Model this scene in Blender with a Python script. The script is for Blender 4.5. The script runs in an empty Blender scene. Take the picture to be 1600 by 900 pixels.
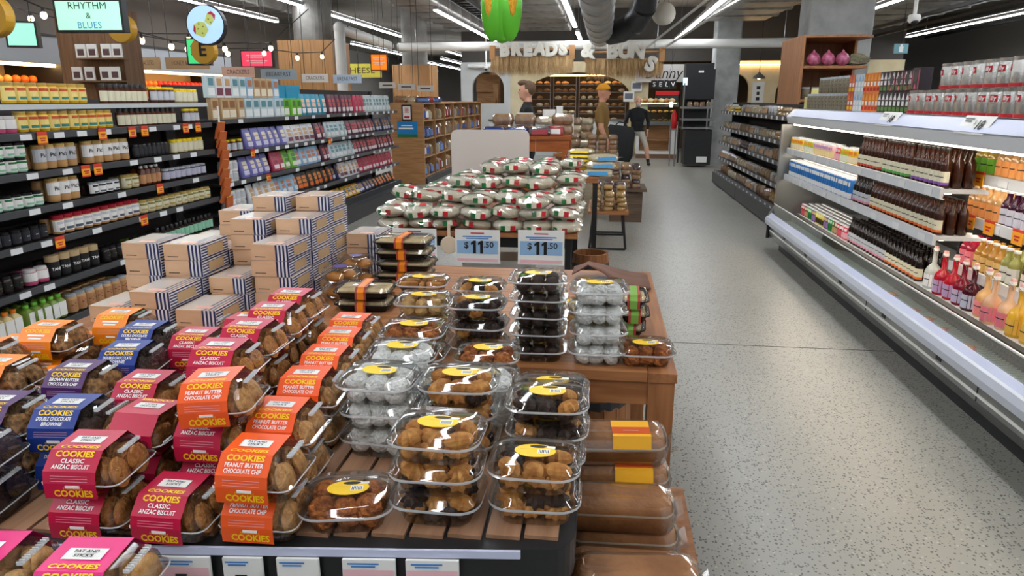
import bpy, math, random
from mathutils import Matrix, Vector
random.seed(7)
R = math.radians
SC = bpy.context.scene
COL = SC.collection

# ---------------------------------------------------------------- camera, world, exposure
cam_d = bpy.data.cameras.new('camera'); cam = bpy.data.objects.new('camera', cam_d); COL.objects.link(cam)
cam_d.sensor_width = 36; cam_d.lens = 1100 / 1600 * 36; cam_d.clip_start = .05; cam_d.clip_end = 200
cam.location = (0, 0, 1.62); cam.rotation_euler = (R(75), 0, R(7.25))
SC.camera = cam
W = bpy.data.worlds.new('world'); SC.world = W; W.use_nodes = True
W.node_tree.nodes['Background'].inputs[0].default_value = (.93, .96, 1, 1)
W.node_tree.nodes['Background'].inputs[1].default_value = .35
SC.view_settings.view_transform = 'Standard'; SC.view_settings.look = 'None'
SC.view_settings.gamma = 1; SC.view_settings.use_curve_mapping = False
SC.view_settings.exposure = 0.12
SC.cycles.transparent_max_bounces = 24
SC.cycles.max_bounces = 6
TUBE = 34.0          # strength of the linear ceiling lamps

# ---------------------------------------------------------------- materials
def lin(c):
    return tuple(((v / 255) / 12.92 if v / 255 <= .04045 else ((v / 255 + .055) / 1.055) ** 2.4) for v in c) + (1,)
MATS = {}
def M(name, col=(128, 128, 128), rough=.5, metal=0, emit=0, noise=None, bump=None, coat=0, alpha=1):
    if name in MATS: return MATS[name]
    m = bpy.data.materials.new(name); m.use_nodes = True; MATS[name] = m
    nt = m.node_tree; b = nt.nodes['Principled BSDF']
    b.inputs['Base Color'].default_value = lin(col); b.inputs['Roughness'].default_value = rough
    b.inputs['Metallic'].default_value = metal; b.inputs['Coat Weight'].default_value = coat
    b.inputs['Alpha'].default_value = alpha
    m.diffuse_color = lin(col)
    if emit:
        b.inputs['Emission Color'].default_value = lin(col); b.inputs['Emission Strength'].default_value = emit
    tc = None
    if noise or bump:
        tc = nt.nodes.new('ShaderNodeTexCoord')
    if noise:                     # (scale xyz, second colour)
        mp = nt.nodes.new('ShaderNodeMapping'); mp.inputs['Scale'].default_value = noise[0]
        n = nt.nodes.new('ShaderNodeTexNoise'); n.inputs['Scale'].default_value = 1; n.inputs['Detail'].default_value = 4
        mx = nt.nodes.new('ShaderNodeMix'); mx.data_type = 'RGBA'
        rp = nt.nodes.new('ShaderNodeMapRange'); rp.inputs[1].default_value = .35; rp.inputs[2].default_value = .65
        nt.links.new(tc.outputs['Object'], mp.inputs[0]); nt.links.new(mp.outputs[0], n.inputs['Vector'])
        nt.links.new(n.outputs['Fac'], rp.inputs[0]); nt.links.new(rp.outputs[0], mx.inputs['Factor'])
        mx.inputs['A'].default_value = lin(col); mx.inputs['B'].default_value = lin(noise[1])
        nt.links.new(mx.outputs['Result'], b.inputs['Base Color'])
    if bump:                      # (scale, strength)
        n2 = nt.nodes.new('ShaderNodeTexNoise'); n2.inputs['Scale'].default_value = bump[0]; n2.inputs['Detail'].default_value = 3
        bp = nt.nodes.new('ShaderNodeBump'); bp.inputs['Strength'].default_value = bump[1]; bp.inputs['Distance'].default_value = .02
        nt.links.new(tc.outputs['Object'], n2.inputs['Vector']); nt.links.new(n2.outputs['Fac'], bp.inputs['Height'])
        nt.links.new(bp.outputs[0], b.inputs['Normal'])
    return m
def clear_mat(name, tint=(250, 252, 252), gloss=.55, base=.05, rough=.06):
    m = bpy.data.materials.new(name); m.use_nodes = True; MATS[name] = m
    nt = m.node_tree; nt.nodes.clear()
    o = nt.nodes.new('ShaderNodeOutputMaterial'); t = nt.nodes.new('ShaderNodeBsdfTransparent'); t.inputs[0].default_value = lin(tint)
    g = nt.nodes.new('ShaderNodeBsdfGlossy'); g.inputs['Roughness'].default_value = rough
    lw = nt.nodes.new('ShaderNodeFresnel'); lw.inputs[0].default_value = 1.5
    mr = nt.nodes.new('ShaderNodeMapRange'); mr.inputs[1].default_value = .04; mr.inputs[2].default_value = .6
    mr.inputs[3].default_value = base; mr.inputs[4].default_value = gloss
    mx = nt.nodes.new('ShaderNodeMixShader')
    nt.links.new(lw.outputs[0], mr.inputs[0]); nt.links.new(mr.outputs[0], mx.inputs[0])
    nt.links.new(t.outputs[0], mx.inputs[1]); nt.links.new(g.outputs[0], mx.inputs[2]); nt.links.new(mx.outputs[0], o.inputs[0])
    return m
clear_mat('clear_plastic', gloss=.6, base=.07)
clear_mat('wrap_film', gloss=.65, base=.21, rough=.16)
clear_mat('sheet_glass', tint=(232, 244, 240), gloss=.5, base=.05, rough=.03)

def terrazzo():
    m = bpy.data.materials.new('terrazzo'); m.use_nodes = True; MATS['terrazzo'] = m
    nt = m.node_tree; b = nt.nodes['Principled BSDF']; N = nt.nodes.new; L = nt.links.new
    tc = N('ShaderNodeTexCoord')
    def chips(scale, lo, hi):
        v = N('ShaderNodeTexVoronoi'); v.inputs['Scale'].default_value = scale; v.inputs['Randomness'].default_value = 1
        L(tc.outputs['Object'], v.inputs['Vector'])
        r = N('ShaderNodeMapRange'); r.inputs[1].default_value = lo; r.inputs[2].default_value = hi; r.inputs[3].default_value = 1; r.inputs[4].default_value = 0
        L(v.outputs['Distance'], r.inputs[0])
        s = N('ShaderNodeSeparateColor'); L(v.outputs['Color'], s.inputs[0])
        return r, s
    n = N('ShaderNodeTexNoise'); n.inputs['Scale'].default_value = 1.1; n.inputs['Detail'].default_value = 5; L(tc.outputs['Object'], n.inputs['Vector'])
    base = N('ShaderNodeMix'); base.data_type = 'RGBA'; base.inputs['A'].default_value = lin((134, 134, 128)); base.inputs['B'].default_value = lin((152, 149, 139))
    L(n.outputs['Fac'], base.inputs['Factor'])
    cur = base.outputs['Result']
    for scale, lo, hi, thr, colr in ((50, .24, .32, .64, (78, 78, 76)), (84, .28, .38, .55, (62, 63, 64)), (62, .28, .36, .9, (166, 163, 152))):
        r, s = chips(scale, lo, hi)
        gt = N('ShaderNodeMath'); gt.operation = 'GREATER_THAN'; gt.inputs[1].default_value = thr; L(s.outputs[0], gt.inputs[0])
        mu = N('ShaderNodeMath'); mu.operation = 'MULTIPLY'; L(gt.outputs[0], mu.inputs[0]); L(r.outputs[0], mu.inputs[1])
        mx = N('ShaderNodeMix'); mx.data_type = 'RGBA'; L(mu.outputs[0], mx.inputs['Factor']); L(cur, mx.inputs['A']); mx.inputs['B'].default_value = lin(colr)
        cur = mx.outputs['Result']
    L(cur, b.inputs['Base Color']); b.inputs['Roughness'].default_value = .34
    return m
terrazzo()
def stripes(name, c1, c2, axis, scale):
    m = bpy.data.materials.new(name); m.use_nodes = True; MATS[name] = m
    nt = m.node_tree; b = nt.nodes['Principled BSDF']; N = nt.nodes.new; L = nt.links.new
    tc = N('ShaderNodeTexCoord'); s = N('ShaderNodeSeparateXYZ'); L(tc.outputs['Object'], s.inputs[0])
    mu = N('ShaderNodeMath'); mu.operation = 'MULTIPLY'; mu.inputs[1].default_value = scale; L(s.outputs[axis], mu.inputs[0])
    fr = N('ShaderNodeMath'); fr.operation = 'FRACT'; L(mu.outputs[0], fr.inputs[0])
    gt = N('ShaderNodeMath'); gt.operation = 'GREATER_THAN'; gt.inputs[1].default_value = .5; L(fr.outputs[0], gt.inputs[0])
    mx = N('ShaderNodeMix'); mx.data_type = 'RGBA'; L(gt.outputs[0], mx.inputs['Factor']); mx.inputs['A'].default_value = lin(c1); mx.inputs['B'].default_value = lin(c2)
    L(mx.outputs['Result'], b.inputs['Base Color']); b.inputs['Roughness'].default_value = .35
    return m
WOOD = M('oak', (186, 140, 92), .5, noise=((3, 3, 40), (160, 114, 70)))
WOODV = M('oak_upright', (190, 146, 98), .5, noise=((45, 45, 2), (170, 124, 78)))
WOODX = M('teak', (176, 120, 74), .45, noise=((3, 40, 40), (144, 92, 54)))
WOODY = M('teak_slat', (170, 130, 100), .5, noise=((40, 3, 40), (144, 106, 78)))
PINE = M('orange_pine', (176, 96, 40), .4, noise=((4, 30, 30), (150, 76, 28)))
CONC = M('concrete', (150, 148, 143), .85, noise=((2, 2, 2), (118, 116, 112)), bump=(30, .2))
BLACK = M('black_metal', (24, 25, 27), .45)
DKGREY = M('dark_grey_metal', (52, 54, 57), .45)
STEEL = M('steel', (150, 150, 150), .3, .9)
WHITE = M('white_paint', (232, 232, 228), .5)
PAPER = M('paper', (236, 236, 232), .7)
CLEAR = MATS['clear_plastic']; FILM = MATS['wrap_film']; GLASS = MATS['sheet_glass']
YEL = M('print_yellow', (250, 206, 20), .45); WHT = M('print_white', (244, 244, 242), .45); BLK = M('print_black', (18, 18, 20), .5)
NAVY = M('print_navy', (30, 40, 84), .45); RED = M('print_red', (200, 28, 40), .45); GRN = M('print_green', (20, 120, 60), .45)
ORA = M('print_orange', (240, 130, 20), .5); BLU = M('print_blue', (52, 130, 205), .45); PINK = M('print_pink', (238, 190, 196), .6)
LBLU = M('print_pale_blue', (150, 186, 222), .6); RAIL = M('ticket_rail', (196, 202, 226), .3)

# ---------------------------------------------------------------- mesh builder
TXT = {}
TMP = bpy.data.scenes.new('workbench')
def eval_mesh(o):
    TMP.collection.objects.link(o); TMP.view_layers[0].update(); dg = TMP.view_layers[0].depsgraph
    me = bpy.data.meshes.new_from_object(o.evaluated_get(dg)); TMP.collection.objects.unlink(o)
    return me
def text_geo(s, bold=0.0):
    k = (s, bold)
    if k not in TXT:
        cu = bpy.data.curves.new('t', 'FONT'); cu.body = s; cu.align_x = 'CENTER'; cu.align_y = 'CENTER'; cu.resolution_u = 2; cu.offset = bold
        ob = bpy.data.objects.new('t', cu); me = eval_mesh(ob)
        TXT[k] = ([tuple(v.co) for v in me.vertices], [tuple(p.vertices) for p in me.polygons])
        bpy.data.objects.remove(ob); bpy.data.curves.remove(cu); bpy.data.meshes.remove(me)
    return TXT[k]
class MB:
    def __init__(s): s.v = []; s.f = []; s.m = []
    def add(s, vs, fs, m=0):
        o = len(s.v); s.v += vs
        for i, f in enumerate(fs):
            s.f.append(tuple(o + k for k in f)); s.m.append(m[i] if isinstance(m, list) else m)
        return s
    def box(s, x0, x1, y0, y1, z0, z1, m=0):
        return s.add([(x0,y0,z0),(x1,y0,z0),(x1,y1,z0),(x0,y1,z0),(x0,y0,z1),(x1,y0,z1),(x1,y1,z1),(x0,y1,z1)],
                     [(3,2,1,0),(4,5,6,7),(0,1,5,4),(1,2,6,5),(2,3,7,6),(3,0,4,7)], m)
    def prism(s, poly, a0, a1, m=0, ax='z'):
        n = len(poly); f = {'z': lambda p, a: (p[0], p[1], a), 'y': lambda p, a: (p[0], a, p[1]), 'x': lambda p, a: (a, p[0], p[1])}[ax]
        vs = [f(p, a0) for p in poly] + [f(p, a1) for p in poly]
        fs = [tuple(range(n))[::-1], tuple(range(n, 2*n))] + [(i, (i+1) % n, n+(i+1) % n, n+i) for i in range(n)]
        return s.add(vs, fs, m)
    def lathe(s, prof, seg=12, m=0, c=(0,0,0), cap=True, sx=1, sy=1):
        vs = [(c[0]+r*sx*math.cos(2*math.pi*i/seg), c[1]+r*sy*math.sin(2*math.pi*i/seg), c[2]+z) for r, z in prof for i in range(seg)]
        fs = []; ms = []
        for j in range(len(prof)-1):
            for i in range(seg):
                k = (i+1) % seg; fs.append((j*seg+i, j*seg+k, (j+1)*seg+k, (j+1)*seg+i)); ms.append(m[j] if isinstance(m, list) else m)
        if cap:
            fs.append(tuple(range(seg))[::-1]); ms.append(ms[0]); n = (len(prof)-1)*seg; fs.append(tuple(range(n, n+seg))); ms.append(ms[-2])
        return s.add(vs, fs, ms)
    def tube(s, a, b, r, seg=8, m=0, r2=None):
        a = Vector(a); b = Vector(b); d = (b-a).normalized(); u = d.orthogonal().normalized(); w = d.cross(u); r2 = r if r2 is None else r2
        vs = [tuple(p + (u*math.cos(t)+w*math.sin(t))*q) for p, q in ((a, r), (b, r2)) for t in [2*math.pi*i/seg for i in range(seg)]]
        fs = [(i, (i+1) % seg, seg+(i+1) % seg, seg+i) for i in range(seg)] + [tuple(range(seg))[::-1], tuple(range(seg, 2*seg))]
        return s.add(vs, fs, m)
    def path(s, pts, r, seg=6, m=0):
        for a, b in zip(pts, pts[1:]): s.tube(a, b, r, seg, m)
        return s
    def ell(s, c, rad, su=10, sv=6, m=0, wob=0, rnd=None, zflat=None):
        vs = []
        for j in range(sv+1):
            ph = math.pi*j/sv
            for i in range(su):
                t = 2*math.pi*i/su; q = 1 + (wob*(rnd.random()-.5) if wob else 0)
                z = math.cos(ph)*rad[2]*q
                if zflat is not None: z = max(z, -rad[2]*zflat)
                vs.append((c[0]+rad[0]*math.sin(ph)*math.cos(t)*q, c[1]+rad[1]*math.sin(ph)*math.sin(t)*q, c[2]+z))
        fs = [(j*su+i, (j+1)*su+i, (j+1)*su+(i+1) % su, j*su+(i+1) % su) for j in range(sv) for i in range(su)]
        return s.add(vs, fs, m)
    def rings(s, levels, n=4, m=0, cap0=True, cap1=True, ax='z'):
        """levels: (w, d, r, z[, cx, cy]) rounded rectangles lofted along z"""
        vs = []; cnt = 4*(n+1)
        for L in levels:
            w, d, r, z = L[:4]; cx, cy = (L[4], L[5]) if len(L) > 4 else (0, 0); r = min(r, w/2-1e-4, d/2-1e-4)
            for q, (sx, sy) in enumerate(((1,1),(-1,1),(-1,-1),(1,-1))):
                for i in range(n+1):
                    t = math.pi/2*(q + i/n)
                    vs.append((cx+sx*(w/2-r)+r*math.cos(t), cy+sy*(d/2-r)+r*math.sin(t), z))
        fs = []; ms = []
        for j in range(len(levels)-1):
            for i in range(cnt):
                k = (i+1) % cnt; fs.append((j*cnt+i, j*cnt+k, (j+1)*cnt+k, (j+1)*cnt+i)); ms.append(m[j] if isinstance(m, list) else m)
        if cap0: fs.append(tuple(range(cnt))[::-1]); ms.append(m[0] if isinstance(m, list) else m)
        if cap1: n0 = (len(levels)-1)*cnt; fs.append(tuple(range(n0, n0+cnt))); ms.append(m[-1] if isinstance(m, list) else m)
        return s.add(vs, fs, ms)
    def text(s, t, size, o, ux=(1,0,0), uy=(0,0,1), m=0, bold=0.0, width=None, bend=None, shear=0):
        V, F = text_geo(t, bold)
        if not V: return s
        sx = size
        if width:
            xs = [v[0] for v in V]; sx = width/(max(xs)-min(xs)+1e-6)
        o = Vector(o); ux = Vector(ux); uy = Vector(uy)
        if bend:   # wrap on a cylinder of radius bend around z through o, front towards -y
            vs = [(o[0]+bend*math.sin(v[0]*sx/bend), o[1]-bend*math.cos(v[0]*sx/bend), o[2]+v[1]*size) for v in V]
        else: vs = [tuple(o + ux*((v[0]+shear*v[1])*sx) + uy*(v[1]*size)) for v in V]
        return s.add(vs, F, m)
    def lines(s, n, w, h, o, ux=(1,0,0), uy=(0,0,1), m=0):   # print too small to read: short bars
        o = Vector(o); ux = Vector(ux); uy = Vector(uy); st = h/max(1, n)
        for i in range(n):
            c = o + uy*(h/2-(i+.5)*st); a = w*(.5 if i % 2 == 0 else .38)
            s.add([tuple(c-ux*a-uy*st*.28), tuple(c+ux*a-uy*st*.28), tuple(c+ux*a+uy*st*.28), tuple(c-ux*a+uy*st*.28)], [(0,1,2,3)], m)
        return s
    def arcband(s, r, z0, z1, a0, a1, seg=8, m=0, c=(0,0)):
        vs = []
        for i in range(seg+1):
            t = -math.pi/2 + a0 + (a1-a0)*i/seg
            for z in (z0, z1): vs.append((c[0]+r*math.cos(t), c[1]+r*math.sin(t), z))
        return s.add(vs, [(2*i, 2*i+2, 2*i+3, 2*i+1) for i in range(seg)], m)
    def quad(s, a, b, c, d, m=0): return s.add([a, b, c, d], [(0,1,2,3)], m)
    def rot(s, mat):
        s.v = [tuple(mat @ Vector(v)) for v in s.v]; return s
    def mesh(s, name, mats, smooth=False):
        me = bpy.data.meshes.new(name); me.from_pydata(s.v, [], s.f)
        for mm in (mats if isinstance(mats, (list, tuple)) else [mats]): me.materials.append(mm)
        me.polygons.foreach_set('material_index', s.m)
        if smooth: me.polygons.foreach_set('use_smooth', [True]*len(s.f))
        me.update()
        if smooth:
            try: me.set_sharp_from_angle(angle=R(50))
            except Exception: pass
        return me
def ob(name, me, parent=None, loc=(0,0,0), rot=(0,0,0), sc=(1,1,1)):
    o = bpy.data.objects.new(name, me); COL.objects.link(o); o.parent = parent
    o.location = loc; o.rotation_euler = rot; o.scale = sc
    return o
def tag(o, label, cat, group=None):
    o['label'] = label; o['category'] = cat
    if group: o['group'] = group
    return o
def struct(name, me, loc=(0,0,0), label=None, rot=(0,0,0)):
    o = ob(name, me, None, loc, rot); o['kind'] = 'structure'
    if label: o['label'] = label
    return o
# a prototype: (root name, root mesh or None, [(part name, mesh, [(subpart name, mesh)...])...])
def put(pr, loc, rz=0, label='', cat='', group=None, rx=0, ry=0, sc=(1,1,1), full=True):
    o = ob(pr[0], pr[1], None, loc, (rx, ry, rz), sc)
    tag(o, label, cat, group)
    if full:
        for p in pr[2]:
            c = ob(p[0], p[1], o)
            for q in (p[2] if len(p) > 2 else ()): ob(q[0], q[1], c)
    return o
# ================================================================ the setting
struct('floor', MB().box(-14, 12, -4, 50, -.1, 0).mesh('floor', MATS['terrazzo']), label='polished grey terrazzo floor with dark chips')
struct('trim_1', MB().box(-.2, 2.1, 4.694, 4.702, 0, .0012).mesh('joint', M('joint_dark', (70, 68, 64), .8)), label='thin dark expansion joint across the floor')
CEIL = M('ceiling_concrete', (150, 143, 132), .9, noise=((.8, .8, .8), (118, 112, 102)), bump=(6, .3))
struct('ceiling', MB().box(-14, 12, -4, 50, 4.25, 4.45).mesh('ceiling', CEIL), label='raw grey concrete ceiling')
struct('wall_left', MB().box(-14.2, -14, -4, 50, 0, 4.25).mesh('wl', M('wall_grey', (170, 166, 160), .8)))
struct('wall_right', MB().box(12, 12.2, -4, 50, 0, 4.25).mesh('wr', M('wall_grey')))
struct('wall_back', MB().box(-14, 12, 50, 50.2, 0, 4.25).mesh('wb', M('wall_grey')))
def arch_wall(x0, x1, z1, ops, y, th=.2):
    mb = MB(); x = x0
    for xa, xb, zs, zt, zb in ops:
        if xa > x: mb.box(x, xa, y, y+th, 0, z1)
        if zb > 0: mb.box(xa, xb, y, y+th, 0, zb)
        n = 14; pts = []
        for i in range(n+1):
            t = math.pi*(1-i/n); pts.append(((xa+xb)/2+(xb-xa)/2*math.cos(t), zs+(zt-zs)*math.sin(t)))
        for (ax, az), (bx, bz) in zip(pts, pts[1:]):
            mb.add([(ax,y,az),(bx,y,bz),(bx,y,z1),(ax,y,z1),(ax,y+th,az),(bx,y+th,bz),(bx,y+th,z1),(ax,y+th,z1)],
                   [(0,1,2,3),(7,6,5,4),(0,4,5,1),(3,2,6,7)])
        x = xb
    mb.box(x, x1, y, y+th, 0, z1)
    return mb
CREAM = M('cream_plaster', (222, 208, 172), .8, noise=((2, 2, 2), (206, 190, 150)))
PALEW = M('pale_plaster', (206, 208, 206), .8, noise=((1, 1, 1), (194, 196, 194)))
struct('wall_bakery', arch_wall(-4.45, -2.9, 2.72, [(-4.1, -3.1, 1.95, 2.45, 1.5)], 22.4).mesh('wall_b1', PALEW), label='pale plaster wall with an arched opening')
struct('wall_bakery', arch_wall(-2.9, 1.3, 2.72, [(-2.45, .75, 1.75, 2.42, .9)], 22.4).mesh('wall_b2', CREAM), label='cream bakery wall with a wide arched opening over the bread racks')
struct('wall_bakery', arch_wall(3.3, 8.5, 2.72, [(3.4, 4.25, 1.9, 2.35, 1.0), (5.0, 6.2, 1.8, 2.3, 1.0)], 22.4).mesh('wall_b3', CREAM), label='cream wall with two arches behind the concrete column')
struct('wall_storeroom', MB().box(-4.45, 8.5, 25.2, 25.4, 0, 4.25).mesh('wall_b4', M('storeroom_brown', (104, 86, 66), .8)), label='brown wall inside the bakery')
struct('wall_fascia', MB().box(.9, 3.35, 22.2, 22.38, 2.12, 2.62).mesh('fascia', M('fascia_grey', (196, 194, 190), .7)), label='grey fascia with script lettering')
tx = MB().text('Danny', .46, (1.72, 22.19, 2.36), m=0, shear=.25, width=1.05).mesh('script', BLK)
t = tag(ob('lettering', tx), 'black script lettering on the grey bakery fascia', 'lettering')
struct('wall_upper', MB().box(-4.45, 8.5, 22.6, 22.8, 2.72, 4.25).mesh('wall_b5', M('dark_void', (84, 80, 76), .9)), label='dark wall above the bakery')

# ---------------------------------------------------------------- lamps
LAMP = M('lamp_diffuser', (246, 250, 255), .5, emit=TUBE); CEIL_FILL = M('added_ceiling_fill', (246, 248, 255), .5, emit=9); HOUS = M('lamp_housing', (196, 196, 196), .5)
def lamp(x, y0, y1, z=3.3, where=''):
    t = ob('linear_lamp', None, None, (x, y0, z)); tag(t, 'long white linear lamp hung %s' % where, 'lamp', 'linear ceiling lamps ' + where)
    ob('housing', MB().box(-.05, .05, 0, y1-y0, .004, .07).mesh('housing', HOUS), t)
    ob('diffuser', MB().box(-.045, .045, .02, y1-y0-.02, -.012, .004).mesh('diffuser', LAMP), t)
    ob('ceiling_fill', MB().box(-.04, .04, .05, y1-y0-.05, .07, .075).mesh('ceiling_fill', CEIL_FILL), t)  # glowing strip added on the housing to brighten the ceiling
    for q in (.15, .85):
        ob('hanger', MB().tube((0, (y1-y0)*q, .075), (0, (y1-y0)*q, 4.25-z), .006, 5).mesh('hanger', STEEL), t)
for x, ys in ((-9.2, [(13.5, 15.8), (17.4, 20.2)]), (-7.35, [(11, 16)]), (-5.65, [(11.6, 22.9)]), (-3.32, [(14.3, 22.2)]), (-.76, [(12.4, 18), (19.4, 22)]),
              (2.0, [(12.6, 22.2)]), (5.05, [(11, 16.2)]), (8.3, [(14, 22)])):
    for a, b in ys: lamp(x, a, b, 3.3, {-9.2: 'above the produce wall', -7.35: 'above the round cheese sign', -5.65: 'over the wood-clad columns', -3.32: 'over the pigeonhole cabinet',
        -.76: 'beside the round silver duct', 2.0: 'over the main aisle', 5.05: 'above the open wooden shelf', 8.3: 'above the coffee tins'}[x])
for x, a, b in ((-5.7, 25.5, 29.5), (-7.9, 22.4, 28), (-10.2, 36, 44), (-8.4, 33, 42), (-7, 31, 36)): lamp(x, a, b, 3.3, 'far beyond the second wood-clad column')
for x in (-9.2, -6.5, -3.4, -.8, 2.0, 5.0, 8.3):
    for a, b in ((-2.5, 2.3), (3, 7.2), (7.6, 10.6)): lamp(x, a, b, 3.3, 'over the front of the store')

# ---------------------------------------------------------------- ducts and pipes
DUCT = M('insulated_duct', (170, 166, 160), .42, .55, noise=((3, .6, 3), (120, 116, 110)), bump=(4, .6))
GALV = M('galvanised', (178, 180, 182), .35, .6, noise=((2, 2, 2), (150, 152, 154)))
PIPEW = M('white_pvc', (226, 226, 222), .4)
for x0, x1, z0, y0, y1, lab in ((-4.42, -3.45, 3.5, 8, 22, 'beside the oak-clad columns'), (-2.5, -1.0, 3.5, 7, 22, 'left of the round duct'), (2.3, 3.7, 3.4, 12.2, 18.8, 'over the aisle edge'), (5.4, 7.6, 3.5, 5, 22, 'above the drinks fridge'), (-9, -7.6, 3.6, 6, 22, 'above the produce area')):
    t = ob('air_duct', None, None, (0, 0, z0)); tag(t, 'wide flat insulated air duct running %s' % lab, 'duct')
    n = int((y1-y0)/1.2)
    for i in range(n):
        ob('duct_section', MB().rings([(x1-x0, .38, .05, 0), (x1-x0+.06, .44, .05, .03), (x1-x0+.06, .44, .05, .07), (x1-x0, .38, .05, .1), (x1-x0, .38, .05, 1.2)]).rot(Matrix.Rotation(R(-90), 4, 'X')).mesh('duct_section', DUCT),
           t, ((x0+x1)/2, y0+i*1.2, .2))
t = ob('round_duct', None, None, (-.15, 8, 2.98)); tag(t, 'large round silver spiral duct above the aisle', 'duct')
for i in range(7):
    ob('duct_section', MB().lathe([(.25, 0), (.265, .01), (.265, .04), (.25, .05), (.25, 1.2)], 24).rot(Matrix.Rotation(R(-90), 4, 'X')).mesh('rd', GALV, True), t, (0, i*1.2, 0))
mb = MB(); pts = [(x+.15, y-8, z-2.98) for x, y, z in ((.05, 15.6, 2.95), (.3, 15.4, 2.98), (.55, 15.1, 3.1), (.7, 14.7, 3.35), (.75, 14.4, 3.7))]
for a, b in zip(pts, pts[1:]): mb.tube(a, b, .24, 16)
e = ob('flexible_elbow', mb.mesh('elbow', M('dark_duct', (70, 70, 72), .4, .5, bump=(20, .4)), True), t); e['label'] = 'dark flexible duct elbow'
def pipe(pts, r, m, label, name='pipe'):
    mb = MB(); mb.path(pts, r, 10)
    for p in pts[1:-1]: mb.ell(p, (r*1.15,)*3, 10, 6)
    return tag(ob(name, mb.mesh(name, m, True)), label, 'pipe')
pipe([(-4.8, 13, 1.2), (-4.8, 13, 2.86), (-5.3, 17.8, 2.9)], .1, PIPEW, 'white plastic drain pipe dropping beside the wood-clad column')
cp = pipe([(-5.15, 18, 2.87), (4.4, 18, 2.9)], .11, PIPEW, 'white pipe running across the store above the bakery sign')
for x in (-4.7, -2.75, 1.2, 4.1): ob('hanger', MB().tube((x, 18, 2.95), (x, 18, 4.25), .008, 5).mesh('hanger', STEEL), cp)
pipe([(-4.2, 22.32, 2.6), (-1, 22.32, 2.6)], .06, PIPEW, 'thin white pipe near the bakery wall')
pipe([(.2, 14, 3.55), (1.6, 14, 3.55)], .03, M('copper', (150, 80, 60), .4), 'thin red pipe near the ceiling')
pipe([(3.95, 14.5, 4.2), (3.95, 14.5, 2.75), (4.6, 14.5, 2.7)], .03, M('copper'), 'thin red sprinkler pipe beside the concrete column')
for i, (x0, y0, x1, y1) in enumerate(((.9, 17, 1.75, 12.5), (1.3, 17, 2.3, 12.5))):
    pipe([(x0, y0, 2.75), (x1, y1, 3.3)], .025, WHITE, 'white brace rod hanging over the bun sign, %s' % ('thinner' if i else 'nearer the duct'), 'brace_rod')
t = ob('cable_tray', None); tag(t, 'dark cable tray with ladder rungs under the ceiling', 'cable tray')
for x in (-2.95, -2.65): ob('rail', MB().box(x-.02, x+.02, 9, 22, 3.42, 3.5).mesh('rail', DKGREY), t)
rg = MB().box(-2.95, -2.65, 0, .04, 3.43, 3.46).mesh('rung', DKGREY)
for i in range(30): ob('rung', rg, t, (0, 9.2+i*.42, 0))
# black grid tracks at right
for k, (x, z) in enumerate(((6.2, 3.2), (7.2, 3.25), (9.6, 3.4))):
    tag(ob('lighting_track', MB().box(x-.04, x+.04, 8, 24, z, z+.06).mesh('track', BLACK)), 'black lighting track under the right-hand ceiling, %s' % ('lowest', 'middle', 'highest')[k], 'track')

# ---------------------------------------------------------------- columns
def clad_column(x0, x1, y, zw, cx0, cx1, label):
    t = ob('column', None, None, ((x0+x1)/2, y, 0)); t['kind'] = 'structure'; t['label'] = label
    w = x1-x0; n = max(4, int(w/.2)); s = w/n
    for i in range(n): ob('cladding_panel', MB().box(-w/2+i*s+.003, -w/2+(i+1)*s-.003, 0, .03, 0, zw).mesh('clad', WOODV), t)
    ob('cladding_panel', MB().box(w/2-.03, w/2, .03, .9, 0, zw).mesh('clad', WOODV), t); ob('cladding_panel', MB().box(-w/2, -w/2+.03, .03, .9, 0, zw).mesh('clad', WOODV), t)
    ob('shaft', MB().rings([(cx1-cx0, .6, .25, 0), (cx1-cx0, .6, .25, 4)], 6).mesh('shaft', CONC), t, (0, .45, 0))
clad_column(-6.1, -5.03, 13.2, 2.68, -5.9, -5.2, 'concrete column clad in oak boards beside the white drain pipe')
clad_column(-5.45, -4.46, 18.4, 2.48, -5.2, -4.55, 'second oak-clad column standing behind the pigeonhole cabinet')
c = struct('column', MB().rings([(.62, .6, .04, 0), (.62, .6, .04, 4.25)]).mesh('col', M('bare_concrete', (176, 178, 176), .85, noise=((3, 3, 3), (146, 148, 146)), bump=(15, .3))), (3.02, 19.3, 0), 'bare concrete column beside the black oven')
struct('column', MB().rings([(.9, .6, .04, 0), (.9, .6, .04, 4.25)]).mesh('col2', MATS['bare_concrete']), (3.35, 11.6, 0), 'bare concrete column behind the open wooden shelf')
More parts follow.
